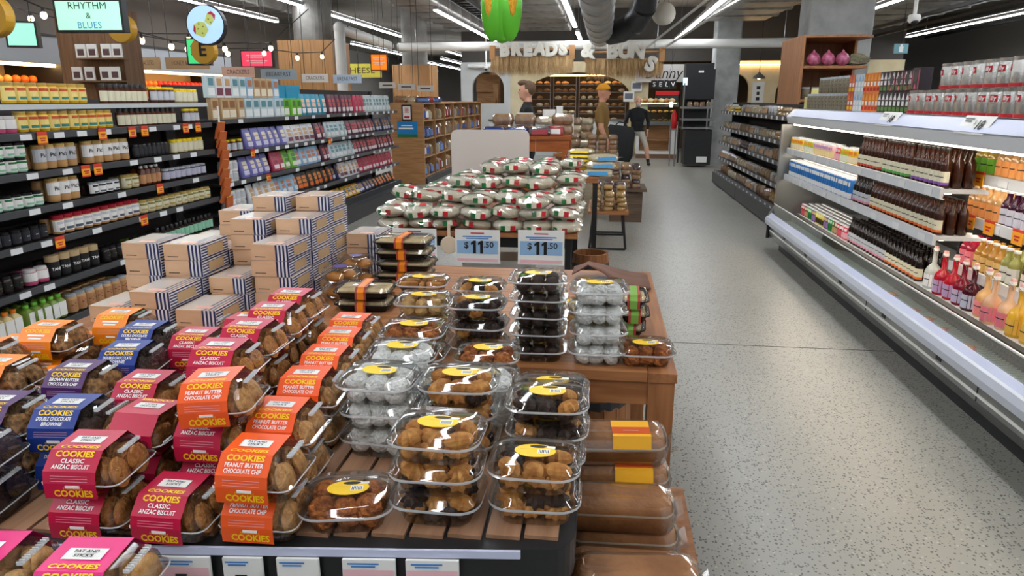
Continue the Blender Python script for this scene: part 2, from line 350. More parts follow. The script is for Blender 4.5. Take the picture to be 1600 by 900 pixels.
# ================================================================ left shelving
def jar(name, r, h, body, lid, label, lh=.018, z0=.25, z1=.75, neck=.85, text=None, tcol=BLK, tsize=.02, seg=14, square=False, accent=None):
    if square:
        bm = MB().rings([(2*r*.9, 2*r*.9, r*.4, 0), (2*r, 2*r, r*.4, .01), (2*r, 2*r, r*.4, h*.72), (r*neck, r*neck, r*.4, h-lh)], 2)
    else:
        bm = MB().lathe([(r*.9, 0), (r, .008), (r, h*.8-lh*.2), (r*neck, h-lh)], seg)
    lm = MB().lathe([(r*neck*1.04, h-lh), (r*neck*1.06, h-.002), (r*neck*.98, h)], seg)
    lb = MB()
    if label:
        if square: lb.box(-r*.92, r*.92, -r-.0015, -r-.0005, h*z0, h*z1)
        else: lb.arcband(r+.001, h*z0, h*z1, R(-100), R(100), 9)
        mats = [label, tcol, accent or label]
        if accent:
            if square: lb.box(-r*.6, r*.6, -r-.0022, -r-.0006, h*(z0+.08), h*(z0+.2), 2)
            else: lb.arcband(r+.0016, h*(z0+.06), h*(z0+.2), R(-48), R(48), 6, 2).arcband(r+.0016, h*(z1-.2), h*(z1-.06), R(-60), R(60), 6, 1)
        if text:
            if square: lb.text(text, tsize, (0, -r-.003, h*(z0+z1)/2), m=1, bold=.02)
            else: lb.text(text, tsize, (0, 0, h*(z0+z1)/2), m=1, bold=.02, bend=r+.0022)
    parts = [('lid', lm.mesh('lid', lid, True))]
    if label: parts.append(('product_label', lb.mesh('product_label', mats)))
    return (name, bm.mesh(name, body, True), parts)
def pouch(name, w, h, d, body, patch, patch2=None, top=.7):
    bm = MB().rings([(w*.9, d, d*.4, 0), (w, d*1.05, d*.45, h*.25), (w, d*.8, d*.35, h*.6), (w*.98, d*.25, d*.1, h*.9), (w*.98, .006, .002, h)], 2)
    lb = MB().add([(-w*.36, -d*.56, h*.12), (w*.36, -d*.56, h*.12), (w*.36, -d*.53, h*.34), (-w*.36, -d*.53, h*.34)], [(0,1,2,3)], 0)
    lb.add([(-w*.3, -d*.50, h*.40), (w*.3, -d*.50, h*.40), (w*.3, -d*.30, h*.78), (-w*.3, -d*.30, h*.78)], [(0,1,2,3)], 1)
    return (name, bm.mesh(name, body, True), [('printed_panel', lb.mesh('printed_panel', [patch, patch2 or patch]))])
def carton(name, w, d, h, body, patch, patch2=None):
    bm = MB().rings([(w-.004, d-.004, .004, 0), (w, d, .004, .003), (w, d, .004, h-.003), (w-.004, d-.004, .004, h)], 1)
    lb = MB().box(-w*.42, w*.42, -d/2-.0016, -d/2-.0004, h*.1, h*.45).box(-w*.34, w*.34, -d/2-.0016, -d/2-.0004, h*.55, h*.88, 1)
    return (name, bm.mesh(name, body), [('printed_panel', lb.mesh('printed_panel', [patch, patch2 or patch]))])
def C(n, c=(128, 128, 128), r=.35): return M(n, c, r)
GOLD = C('pale_butter', (205, 160, 105)); MUST = C('mustard', (226, 178, 26)); DARKJ = C('dark_jam', (40, 26, 24), .2); CREAMJ = C('cream_spread', (214, 196, 140))
GREENJ = C('green_spread', (120, 150, 60)); WLID = C('white_lid', (226, 226, 224)); KLID = C('black_lid', (24, 24, 26)); RLID = C('red_lid', (160, 22, 44)); YLID = C('yellow_lid', (246, 214, 30))
GLID = C('gold_lid', (186, 160, 90), .3); LIDS = C('steel_lid', (170, 176, 184), .3); BROWNG = C('brown_syrup', (84, 38, 18), .15); LCREAM = C('cream_label', (226, 222, 196)); LGREEN = C('mint_label', (150, 206, 176))
LGREY = C('grey_label', (200, 204, 210)); LYEL = C('yellow_label', (240, 196, 40)); LPINK = C('pink_label', (206, 90, 130)); TAN = C('tan_lid', (196, 170, 130)); KRAFTL = C('kraft_label', (190, 140, 96))
J = {
 'mustard': jar('mustard_jar', .04, .125, MUST, GLID, C('mustard_label', (248, 226, 140)), tcol=C('print_rust', (210, 90, 40)), z0=.12, z1=.8, accent=C('print_teal', (60, 140, 130))),
 'pics': jar('peanut_butter_jar', .043, .155, GOLD, GLID, LGREY, text="Pic's", z0=.3, z1=.82, tsize=.036),
 'picl': jar('peanut_butter_jar', .043, .155, GOLD, GLID, WHT, text="Pic's", z0=.3, z1=.82, tsize=.036),
 'green_white': jar('relish_jar', .037, .09, LGREEN, KLID, WHT, z0=.1, z1=.8, tcol=GRN, accent=LGREEN),
 'white_small': jar('spread_jar', .035, .085, DARKJ, LIDS, WHT, z0=.1, z1=.85, accent=C('print_slate', (90, 96, 110))),
 'black_small': jar('vegetable_spread_jar', .034, .09, DARKJ, KLID, C('charcoal_label', (44, 46, 54)), text='ooo', tcol=WHT, tsize=.012, z0=.1, z1=.8),
 'red_lid': jar('peanut_butter_jar', .04, .125, GOLD, RLID, WHT, lh=.028, z0=.12, z1=.72, neck=.95, tcol=LGREY, accent=C('print_slate', (90, 96, 110))),
 'cream': jar('mayonnaise_jar', .042, .10, CREAMJ, GLID, LCREAM, z0=.15, z1=.8, tcol=C('print_olive', (130, 130, 60)), accent=GLID),
 'spice': jar('spice_jar', .026, .10, BLK, KLID, C('charcoal_label'), z0=.2, z1=.75),
 'yellow_top': jar('honey_jar', .036, .11, CREAMJ, YLID, LCREAM, lh=.024, z0=.1, z1=.75),
 'honey_dark': jar('honey_jar', .034, .12, BROWNG, YLID, LGREY, lh=.02, z0=.15, z1=.7),
 'tahini': jar('tahini_jar', .042, .15, BLK, TAN, BLK, lh=.04, z0=.1, z1=.7, text='TAHINI', tcol=WHT, tsize=.026, neck=1),
 'pink_jar': jar('jam_jar', .042, .10, LPINK, WLID, WHT, z0=.25, z1=.8),
 'black_jar': jar('olive_jar', .035, .105, DARKJ, KLID, BLK, z0=.2, z1=.7, text='oooo', tcol=GLID, tsize=.012),
 'green_jar': jar('pickle_jar', .036, .11, GREENJ, KLID, C('lime_label', (130, 170, 70)), z0=.1, z1=.8),
 'leaf': jar('syrup_bottle', .03, .135, DARKJ, KLID, LGREEN, lh=.03, z0=.08, z1=.6, neck=.6),
 'leafw': jar('syrup_bottle', .03, .135, BROWNG, KLID, LCREAM, lh=.03, z0=.08, z1=.62, neck=.6),
 'oil_or': jar('sauce_bottle', .031, .16, CREAMJ, ORA, WHT, lh=.02, z0=.08, z1=.68, neck=.55, square=True),
 'oil_gr': jar('sauce_bottle', .031, .16, GREENJ, C('lime_cap', (110, 190, 60)), WHT, lh=.02, z0=.08, z1=.68, neck=.55, square=True),
 'nut': jar('nut_butter_jar', .041, .125, GOLD, LIDS, KRAFTL, text='<>', tcol=C('print_maroon', (130, 30, 34)), tsize=.06, z0=.08, z1=.72),
 'pepper': jar('chutney_jar', .036, .10, DARKJ, LIDS, C('lilac_label', (190, 190, 210)), z0=.15, z1=.75),
 'maple': jar('maple_bottle', .03, .15, BROWNG, WLID, KRAFTL, lh=.018, z0=.1, z1=.55, neck=.5),
}
LABS = {'mustard': 'yellow mustard jar with gold lid', 'pics': 'peanut butter jar with grey label', 'picl': 'peanut butter jar with white label', 'green_white': 'pale green white-labelled relish jar',
 'white_small': 'small white-labelled dark jar', 'black_small': 'small black-lidded jar with charcoal label', 'red_lid': 'peanut butter jar with a deep red lid', 'cream': 'cream mayonnaise jar with a gold lid',
 'spice': 'slim black spice jar', 'yellow_top': 'pale honey jar with a yellow lid', 'honey_dark': 'dark honey jar with a yellow lid', 'tahini': 'black tahini jar with a tan lid', 'pink_jar': 'pink and white jam jar',
 'black_jar': 'black olive jar with gold dots', 'green_jar': 'green pickle jar with lime label', 'leaf': 'dark syrup bottle with a mint label', 'leafw': 'brown syrup bottle with a cream leaf label', 'oil_or': 'square sauce bottle with an orange cap',
 'oil_gr': 'square sauce bottle with a green cap', 'nut': 'nut butter jar with maroon arrow label', 'pepper': 'dark chutney jar with lilac label', 'maple': 'brown maple bottle with a white lid'}
GENERIC_AT = {'top': 'on the clear riser shelf', 's1': 'on the top black shelf', 's2': 'on the second black shelf', 's3': 'on the third black shelf', 's4': 'on the fourth black shelf', 's5': 'on the fifth black shelf', 's6': 'on the lowest black shelf'}
FX = -3.57
PITCH = {'spice': .056, 'leaf': .066, 'leafw': .066, 'oil_or': .068, 'oil_gr': .068, 'maple': .066}
def jrow(kind, y0, y1, z, at, rows=2, tiers=1):
    pr = J[kind]; me = pr[1]; r = max(v.co.x for v in me.vertices); h = max(v.co.z for v in pr[2][0][1].vertices)
    p = PITCH.get(kind, 2*r+.008); y = y0 + r
    lab = LABS[kind] + ' ' + GENERIC_AT[at]; grp = '%s %s' % (pr[0].replace('_', ' ') + 's', GENERIC_AT[at])
    while y + r <= y1 + .001:
        for k in range(rows):
            for t in range(tiers):
                if k and t < tiers-1: continue
                x = FX - .012 - r - k*(2*r+.006)
                put(pr, (x + random.uniform(-.004, .004), y, z + t*(h+.001)), R(90) + random.uniform(-.25, .25), lab, 'jar' if 'bottle' not in pr[0] else 'bottle', grp, full=(k == 0))
        y += p
Z = {'s1': 1.41, 's2': 1.17, 's3': .95, 's4': .735, 's5': .455, 's6': .185, 'top': 1.585}
def row(at, spec, **kw):
    for kind, a, b in spec: jrow(kind, a, b, Z[at] + .012, at, **kw)
row('s1', [('pink_jar', 3.78, 4.05), ('mustard', 4.06, 4.98), ('leafw', 5.0, 5.72), ('honey_dark', 5.86, 6.15)], rows=1)
row('top', [('mustard', 4.0, 4.72), ('leafw', 4.85, 5.42), ('honey_dark', 5.44, 5.76), ('yellow_top', 5.78, 6.15)], rows=1)
jrow('green_white', 3.75, 4.14, Z['s2']+.012, 's2', 1, 2); row('s2', [('pics', 4.15, 4.6), ('picl', 4.6, 5.1)]); jrow('spice', 5.12, 5.6, Z['s2']+.012, 's2', 2); jrow('yellow_top', 5.62, 6.15, Z['s2']+.012, 's2', 1)
row('s3', [('green_white', 3.75, 4.2), ('picl', 4.22, 4.58), ('white_small', 4.6, 4.95), ('cream', 4.96, 5.15), ('maple', 5.16, 5.45), ('pepper', 5.46, 6.15)])
row('s4', [('black_small', 3.7, 4.2), ('red_lid', 4.22, 5.1), ('cream', 5.12, 6.15)])
row('s5', [('black_jar', 3.65, 3.9), ('pink_jar', 3.92, 4.1), ('tahini', 4.12, 4.6), ('black_jar', 4.62, 4.95), ('green_jar', 4.96, 5.25), ('leaf', 5.26, 6.15)])
row('s6', [('oil_or', 3.4, 3.82), ('oil_gr', 3.84, 4.2), ('nut', 4.22, 4.9), ('pepper', 4.92, 6.1)], rows=3)

# ---- the shelving frames
TKW = M('ticket_white', (228, 230, 232), .6); TKO = M('ticket_orange', (250, 170, 30), .6); TKR = M('ticket_red', (214, 60, 40), .6); TKY = M('ticket_yellow', (246, 214, 20), .6)
SHELFM = M('charcoal_shelf', (46, 47, 50), .5); SHED = M('shelf_edge', (84, 86, 90), .35, .4)
tk_w = MB().box(0, .004, -.045, .045, -.033, .003).mesh('ticket', TKW)
tk_o = MB().box(0, .005, -.04, .04, -.06, -.012).box(.0002, .0055, -.04, .04, -.012, .012, 1).box(.0002, .0055, -.04, .04, -.068, -.058, 1).lines(2, .05, .028, (.0062, 0, -.036), (0, 1, 0), (0, 0, 1), 2).mesh('special_ticket', [TKO, TKR, RED])
tk_y = MB().box(0, .005, -.05, .05, -.06, .012).mesh('special_ticket', TKY)
def shelving(y0, y1, zs, label, kick=True, top=2.0, tickets=None, special=None, spec_mesh=None, xf=-3.55, depth=.5):
    t = ob('shelving_unit', None, None, (xf-depth, (y0+y1)/2, 0)); tag(t, label, 'shelving')
    yc = (y0+y1)/2; L = (y1-y0)/2
    ob('back_panel', MB().box(-.02, 0, -L, L, 0, top).mesh('back_panel', M('shelf_back', (50, 44, 42), .7)), t)
    for s in (-1, 1): ob('upright', MB().box(0, .05, s*L-.025, s*L+.025, 0, top).mesh('upright', SHELFM), t)
    for i, z in enumerate(zs):
        sh = ob('shelf', MB().box(.001, depth-.015, -L, L, z-.025, z).box(depth-.015, depth, -L, L, z-.035, z+.008, 1).mesh('shelf', [SHELFM, SHED]), t)
        n = int(2*L/.26)
        for k in range(n):
            if random.random() < .72: ob('price_ticket', tk_w, sh, (depth+.0005, -L+.13+k*.26+random.uniform(-.05, .05), z-.002))
        for ky in (special or {}).get(i, ()): ob('special_ticket', spec_mesh or tk_o, sh, (depth+.006, ky-yc, z))
    ob('kick_panel', MB().box(depth-.05, depth-.03, -L, L, .0, .13).mesh('kick_panel', BLACK), t)
    return t
shelving(2.6, 6.2, [Z[k] for k in ('s6', 's5', 's4', 's3', 's2', 's1')], 'tall black shelving bay filled with jars and spreads', top=1.62,
         special={5: [4.16, 4.72, 5.05, 5.2, 5.76, 5.95], 2: [4.16, 5.05], 3: [5.3], 4: [4.5, 4.62]})
t = ob('riser_shelf', None, None, (-3.6, 4.9, 1.57)); tag(t, 'thin clear riser shelf carrying the upper mustard jars', 'shelf')
ob('shelf_board', MB().box(-.35, .02, -1.3, 1.3, 0, .008).mesh('riser', CLEAR), t); ob('shelf_lip', MB().box(.02, .03, -1.3, 1.3, -.012, .02).mesh('lip', M('acrylic_edge', (200, 206, 208), .3)), t)
for y in (-1.28, 0, 1.28): ob('support', MB().box(-.33, -.31, y-.01, y+.01, -.148, 0).mesh('support', BLACK), t)
z2 = [.25, .55, .84, 1.12, 1.43]
shelving(6.3, 12.2, z2, 'long black shelving bay of snack pouches with a low front bin', top=1.75,
         special={3: [6.9, 9.0], 2: [7.2]}, spec_mesh=tk_o)
tag(ob('base_bin', MB().box(-3.545, -3.53, 8.2, 12.2, .0, .25).box(-3.53, -3.36, 8.2, 12.2, .0, .17).box(-3.36, -3.34, 8.2, 12.2, 0, .2).mesh('bin', DKGREY)), 'dark grey metal base bin below the snack pouches', 'bin')
# ---- pouches of the second bay
PC = [('lilac', (120, 118, 190), (216, 214, 236), (232, 220, 190)), ('white', (222, 222, 226), (120, 60, 80), (200, 160, 110)), ('green', (120, 190, 60), (240, 240, 230), (60, 120, 50)),
      ('orange', (40, 34, 34), (230, 110, 30), (220, 130, 40)), ('pink', (190, 60, 90), (240, 230, 230), (150, 40, 70)), ('skyblue', (150, 190, 220), (240, 240, 240), (190, 120, 90)),
      ('plum', (84, 34, 58), (236, 220, 224), (190, 60, 70)), ('clearwhite', (196, 212, 216), (236, 240, 240), (90, 140, 150)), ('tan', (190, 160, 120), (236, 224, 200), (150, 100, 60)),
      ('navy', (36, 42, 84), (200, 200, 220), (150, 110, 60)), ('gold', (216, 164, 40), (240, 230, 200), (60, 90, 110)), ('teal', (30, 140, 170), (240, 240, 240), (230, 190, 160))]
P = {n: pouch('snack_pouch', .15, .21, .07, C('pouch_' + n, a), C('panel_' + n, b), C('panel2_' + n, c)) for n, a, b, c in PC}
PB = {n: carton('snack_carton', .13, .05, .2, MATS['pouch_' + n], MATS['panel_' + n], MATS['panel2_' + n]) for n, a, b, c in PC}
PN = {'lilac': 'lilac blue', 'white': 'white', 'green': 'bright green', 'orange': 'black and orange', 'pink': 'pink', 'skyblue': 'sky blue', 'plum': 'plum', 'clearwhite': 'pale clear', 'tan': 'tan', 'navy': 'navy', 'gold': 'golden', 'teal': 'teal'}
def prow(shelf, z, spec, src=P, hs=1.0, lean=-.12):
    for kind, a, b in spec:
        y = a + .075
        while y < b:
            pr = src[kind]
            put(pr, (-3.645 + random.uniform(-.01, .01), y, z+.001), R(90) + random.uniform(-.12, .12), '%s %s %s' % (PN[kind], pr[0].replace('_', ' '), shelf), 'pouch' if src is P else 'carton',
                '%s %ss %s' % (PN[kind], pr[0].replace('_', ' '), shelf), rx=lean, sc=(1, 1, hs))
            y += .158
prow('on the shelf under the crackers', 1.12, [('lilac', 6.95, 7.9), ('white', 7.9, 8.75), ('plum', 8.75, 9.1)]); prow('on the shelf under the crackers', 1.12, [('clearwhite', 9.1, 9.9), ('plum', 9.9, 11.2), ('navy', 11.2, 12.1)])
prow('on the middle snack shelf', .84, [('lilac', 6.8, 7.5), ('pink', 7.5, 7.8), ('green', 7.8, 8.1), ('skyblue', 8.1, 8.9), ('plum', 8.9, 9.2), ('clearwhite', 9.2, 10.1), ('plum', 10.1, 12.1)])
prow('on the lower snack shelf', .55, [('white', 6.9, 7.5), ('skyblue', 7.5, 8.1), ('orange', 8.1, 9.2), ('navy', 9.2, 9.5), ('white', 9.5, 10.3), ('pink', 10.3, 12.1)])
prow('in the low front bin', .25, [('tan', 7.4, 9.0), ('gold', 9.0, 10.2), ('navy', 10.2, 11.0), ('orange', 11.0, 12.1)], hs=.8, lean=-.35)
# top shelf of second bay: cartons, teal display
prow('on the top snack shelf', 1.43, [('tan', 6.35, 7.0), ('clearwhite', 7.0, 7.9), ('green', 7.9, 8.3)], PB, 1, 0)
prow('on the top snack shelf', 1.43, [('teal', 8.35, 9.2), ('plum', 9.2, 10.2), ('pink', 10.2, 10.6), ('clearwhite', 10.6, 12.0)], P, 1.2, 0)
for y, k in ((8.5, 0), (8.95, 1)):
    t = ob('display_box', MB().box(-.14, .02, -.21, .21, 0, .2).box(-.14, -.12, -.21, .21, .2, .36).mesh('display_box', C('pouch_teal', (30, 140, 170))), None, (-3.85, y, 1.431)); tag(t, 'teal cardboard display box behind the teal pouches, %s' % ('nearer the column' if k else 'nearer the jars'), 'box')
for i in range(10):
    put(PB[random.choice(('clearwhite', 'tan', 'skyblue', 'white'))], (-3.66, 6.4+i*.15, 1.635), R(90), 'pale carton in the upper row over the top snack shelf', 'carton', 'pale cartons in the upper row')
# small syrup jars and white tubs on the second bay, next to the clip strip
for i in range(4): put(J['honey_dark'], (-3.62, 6.42+i*.12, 1.121), R(90), 'dark honey jar with yellow lid beside the clip strip', 'jar', 'honey jars beside the clip strip')
WTUB = jar('white_tub', .045, .1, WHT, WLID, LGREY, z0=.2, z1=.8)
for z in (.55, .65, .84, .94):
    for i in range(4 if z < .8 else 3): put(WTUB, (-3.62, 6.42+i*.1, z+.001), R(90), 'white tub with grey label stacked beside the clip strip', 'tub', 'white tubs beside the clip strip')
YT = jar('yellow_tub', .06, .08, YLID, YLID, BLK, z0=.3, z1=.7)
for i in range(6): put(YT, (-3.63, 6.42+i*.13, .252), R(90), 'yellow tub with a black band on the lowest snack shelf', 'tub', 'yellow tubs on the lowest snack shelf')
# clip strip of red and yellow packets
t = ob('clip_strip', None, None, (-3.5, 6.24, 1.36)); tag(t, 'hanging clip strip of red and yellow snack packets', 'clip strip')
ob('strip', MB().box(-.004, 0, -.012, .012, -.75, .2).mesh('strip', WHITE), t)
pk = MB().rings([(.085, .02, .008, -.16), (.09, .03, .01, -.08), (.085, .006, .002, 0)], 2, m=[0, 0, 1]).mesh('snack_packet', [C('packet_rust', (190, 96, 50)), YLID])
for i in range(9): ob('snack_packet', pk, t, (.03, random.uniform(-.02, .02), .06 - i*.085), (R(20), random.uniform(-.2, .2), R(75)))
# ================================================================ the drinks fridge
FRW = M('fridge_white', (214, 218, 222), .35); FRS = M('fridge_steel', (150, 152, 152), .32, .7, noise=((1, 3, 1), (124, 126, 126))); FBUMP = M('bumper_grey', (188, 194, 206), .3)
INNER = M('fridge_inner', (34, 34, 36), .5)
Y0, Y1 = 2.2, 8.08
t = ob('drinks_fridge', None, None, (2.4, 5.1, 0)); tag(t, 'long open chilled drinks fridge with white canopy and glass front', 'fridge')
def fr(name, mb, mat, parent=None, smooth=False):
    mb.v = [(x-2.4, y-5.1, z) for x, y, z in mb.v] if parent is None else mb.v
    if parent is not None: mb.v = [(x-2.4, y-5.1, z) for x, y, z in mb.v]
    return ob(name, mb.mesh(name, mat, smooth), parent or t)
fr('kick_panel', MB().box(1.97, 2.95, Y0, Y1-.1, 0, .12), BLACK)
lb = fr('lower_panel', MB().prism([(1.93, .09), (1.88, .17), (1.88, .27), (2.95, .27), (2.95, .12)], Y0, Y1, ax='y'), FRS)
fr('panel_rail', MB().box(1.872, 1.88, Y0, Y1, .20, .212), WHITE, lb)
for y in (3.0, 3.9, 4.7, 5.6, 6.6, 7.4): fr('vent_slot', MB().box(1.876, 1.882, y, y+.06, .225, .245), BLK, lb)
for y in (3.5, 5.05, 6.6): fr('panel_joint', MB().box(1.877, 1.881, y, y+.006, .17, .27), BLK, lb)
fr('bumper', MB().prism([(1.85, .27), (1.82, .29), (1.815, .33), (1.83, .365), (1.88, .37), (1.88, .27)], Y0, Y1, ax='y'), FBUMP)
fr('ticket_strip', MB().prism([(1.852, .366), (1.88, .372), (1.882, .40), (1.876, .40)], Y0, Y1, ax='y'), RAIL)
fr('front_glass', MB().prism([(1.884, .372), (1.89, .372), (1.905, .5), (1.899, .5)], Y0, Y1, ax='y'), GLASS)
fr('glass_cap', MB().box(1.896, 1.908, Y0, Y1, .5, .508), M('bright_trim', (235, 238, 240), .2, .3))
fr('tray_floor', MB().box(1.9, 2.95, Y0, Y1, .28, .30), FRW)
gr = MB()
n = int((Y1-Y0)/.035)
for i in range(n): gr.box(1.91, 2.1, Y0+i*.035, Y0+i*.035+.008, .312, .318)
for x in (1.93, 2.0, 2.08): gr.box(x, x+.008, Y0, Y1, .304, .312)
g = fr('wire_grille', gr, M('grille_wire', (200, 206, 204), .3, .4)); g['kind'] = 'stuff'
fr('air_grille', MB().prism([(2.1, .30), (2.1, .405), (2.125, .418), (2.145, .405), (2.145, .30)], Y0, Y1, ax='y'), DKGREY)
pf = MB()
for i in range(int((5.2-Y0)/.03)):
    for k in range(3): pf.box(2.096, 2.1, Y0+i*.03, Y0+i*.03+.016, .315+k*.03, .331+k*.03)
p_ = fr('grille_hole', pf, BLK); p_['kind'] = 'stuff'
fr('bottom_deck', MB().box(2.15, 2.95, Y0, Y1, .38, .40), FRW)
fr('back_panel', MB().box(2.95, 3.0, Y0, Y1, .12, 1.5), INNER)
fr('end_panel', MB().prism([(1.87, .12), (1.83, .30), (1.86, .40), (1.93, .52), (1.93, 1.36), (3.0, 1.36), (3.0, .12)], Y1, Y1+.035, ax='y'), FRS)
fr('end_trim', MB().box(1.905, 1.93, Y1-.004, Y1+.039, .50, 1.36), STEEL)
fr('end_trim', MB().tube((1.86, Y1, .12), (1.86, Y1, .36), .018, 8), BLACK)
cn = fr('canopy', MB().prism([(1.97, 1.37), (1.95, 1.44), (2.02, 1.52), (2.6, 1.525), (3.0, 1.525), (3.0, 1.37)], Y0, Y1+.04, ax='y'), FRW)
fr('ticket_strip', MB().prism([(1.946, 1.448), (2.008, 1.517), (2.003, 1.521), (1.94, 1.452)], Y0, 7.9, ax='y'), RAIL, cn)
fr('canopy_lamp', MB().box(2.0, 2.03, Y0+.1, Y1-.1, 1.355, 1.368), M('fridge_lamp', (255, 238, 214), .5, emit=16), cn)
def price18(y):
    mb = MB().quad((1.939, y+.16, 1.44), (1.939, y-.16, 1.44), (2.0, y-.16, 1.535), (2.0, y+.16, 1.535))
    u = Vector((.061, 0, .095)).normalized()
    mb.text('18', .08, (1.964, y-.06, 1.487), (0, -1, 0), u, 1, bold=.02); mb.text('$', .035, (1.972, y+.0, 1.50), (0, -1, 0), u, 1)
    mb.lines(2, .1, .03, (1.982, y+.09, 1.512), (0, -1, 0), u, 2)
    fr('price_card', mb, [PAPER, BLK, M('print_grey', (120, 120, 122), .6)], cn)
price18(4.15); price18(5.35)
def fshelf(z, y0, y1, mat=FRW, light=True, xs=1.97):
    yb = 4.86 if xs < 2 else y0
    s = fr('shelf', MB().box(xs+.02, 2.95, yb, y1, z-.02, z).box(xs+.02, 2.24, y0, yb+.001, z-.02, z).box(xs, xs+.02, y0, y1, z-.05, z+.012) if xs < 2 else MB().box(xs+.02, 2.95, y0, y1, z-.02, z).box(xs, xs+.02, y0, y1, z-.05, z+.012), mat)
    for i in range(int((y1-y0)/.4)): fr('price_ticket', MB().box(xs-.004, xs, y0+.1+i*.4, y0+.2+i*.4, z-.042, z-.002), TKW, s)
    if light: fr('shelf_lamp', MB().box(xs+.06, xs+.085, y0+.05, y1-.05, z-.03, z-.021), MATS['fridge_lamp'], s)
    return s
for z in (1.105, .825): fshelf(z, 4.42, 8.06)
sn = [fshelf(z, Y0, 4.82, xs=2.27) for z in (1.174, .911, .594)]
fr('divider', MB().box(2.32, 2.95, 4.825, 4.85, .41, 1.37), INNER)
def spec(y, z, parent, mesh=None):
    fr('special_ticket', MB().box(2.256, 2.262, y-.05, y+.05, z-.05, z+.02).box(2.255, 2.2625, y-.05, y+.05, z+.02, z+.035, 1).lines(2, .06, .035, (2.2545, y, z-.015), (0, -1, 0), (0, 0, 1), 2), [TKO, TKR, RED], parent)
for y in (4.62, 4.4, 4.1): spec(y, .901, sn[1])
spec(4.6, 1.164, sn[0])
for i, (y, x) in enumerate(((4.62, 1.97), (4.42, 1.98), (4.22, 1.975), (3.9, 1.98), (3.2, 1.97), (5.0, 1.985))):
    tag(ob('loose_ticket', MB().box(-.05, .05, -.06, .06, 0, .003).box(-.035, .035, -.045, .045, .003, .004, 1).lines(2, .05, .04, (0, 0, .0045), (1, 0, 0), (0, 1, 0), 2).mesh('loose_ticket', [TKR, TKO, RED]), None, (x, y, .3185), (0, 0, R(30+i*12))),
        'yellow and red special ticket lying on the fridge grille, number %s from the near end' % ('five', 'four', 'three', 'two', 'one', 'six')[i], 'ticket')

# ---------------------------------------------------------------- drinks
def bottle(name, r, h, body, cap, label, band=None, neck=.4, shoulder=.58, lz=(.08, .42), seg=12, capc=None):
    bm = MB().lathe([(r*.92, 0), (r, .006), (r, h*shoulder), (r*.8, h*(shoulder+.1)), (r*neck, h*(shoulder+.2)), (r*neck, h*.94)], seg)
    cp = MB().lathe([(r*neck*1.15, h*.93), (r*neck*1.15, h*.995), (r*neck*.9, h)], seg)
    lb = MB().arcband(r+.001, h*lz[0], h*lz[1], R(-110), R(110), 8)
    if band: lb.arcband(r+.0016, h*lz[0], h*(lz[0]+.07), R(-110), R(110), 8, 1)
    lb.arcband(r+.0016, h*(lz[0]+(lz[1]-lz[0])*.55), h*(lz[0]+(lz[1]-lz[0])*.62), R(-50), R(50), 6, 2)
    return (name, bm.mesh(name, body, True), [('cap', cp.mesh('cap', cap, True)), ('product_label', lb.mesh('product_label', [label, band or label, BLK]))])
def can(name, r, h, body, top, band, band2=None, lz=(.1, .5)):
    bm = MB().lathe([(r*.86, 0), (r, .008), (r, h-.012), (r*.85, h-.002), (r*.83, h)], 12, [0, 0, 1, 1, 1])
    lb = MB().arcband(r+.001, h*lz[0], h*lz[1], R(-80), R(80), 7).arcband(r+.0015, h*.62, h*.82, R(-45), R(45), 5, 1)
    return (name, bm.mesh(name, [body, top], True), [('printed_band', lb.mesh('printed_band', [band, band2 or WHT]))])
AMBER = C('amber_glass', (52, 24, 12), .08); DGLASS = C('dark_glass', (26, 18, 16), .08); ALU = M('aluminium', (206, 208, 210), .3, .6)
def fl(c, n, a=.1): 
    m = M('liquid_' + n, c, .06); m.node_tree.nodes['Principled BSDF'].inputs['Transmission Weight'].default_value = .35; return m
D = {}
for n, bc in (('red', (210, 70, 50)), ('green', (80, 160, 70)), ('purple', (130, 80, 170)), ('orange', (232, 110, 40))):
    D['brew_'+n] = bottle('kombucha_bottle', .031, .235, AMBER, BLK, C('cream_label'), C('band_'+n, bc))
D['stubby'] = bottle('ginger_beer_bottle', .031, .215, AMBER, BLK, C('cream_label'), C('band_orange'))
D['stubbyw'] = bottle('root_beer_bottle', .031, .225, DGLASS, BLK, LGREY, C('band_pink', (230, 150, 170)))
D['stubbyd'] = bottle('cola_bottle', .031, .215, DGLASS, BLK, C('cream_label'), C('band_orange'))
for n, c, lc in (('peach', (238, 190, 130), (244, 170, 100)), ('purple', (70, 16, 50), (206, 206, 220)), ('pink', (204, 40, 80), (232, 130, 150)), ('amber', (214, 160, 70), (226, 190, 120)), ('olive', (170, 170, 90), (214, 216, 206)), ('brown', (130, 70, 30), (230, 210, 200)), ('citrus', (230, 200, 90), (120, 190, 60))):
    D['j_'+n] = bottle('juice_bottle', .036, .2, fl(c, n), WLID, C('lab_'+n, lc), lz=(.06, .5), neck=.45)
for n, c, lc in (('clear', (214, 220, 214), (236, 238, 238)), ('cherry', (200, 20, 44), (190, 160, 200)), ('ruby', (150, 10, 44), (200, 190, 216)), ('garnet', (84, 6, 30), (200, 206, 226)), ('peach', (244, 196, 130), (250, 150, 150)), ('yellow', (246, 196, 60), (240, 190, 80)), ('blush', (244, 200, 160), (240, 130, 150))):
    p = bottle('swing_top_bottle', .05, .27, fl(c, 's'+n), WHT, C('slab_'+n, lc), neck=.3, shoulder=.42, lz=(.06, .36), seg=16)
    wire = MB().path([(.016, 0, .22), (.022, -.01, .245), (0, -.022, .262), (-.022, -.01, .245), (-.016, 0, .22)], .002, 5)
    p[2].append(('wire_clasp', wire.mesh('wire_clasp', STEEL))); p[2].append(('stopper', MB().lathe([(.014, .262), (.016, .27), (.012, .285)], 10).mesh('stopper', C('stopper_pink', (224, 170, 170)))))
    D['s_'+n] = p
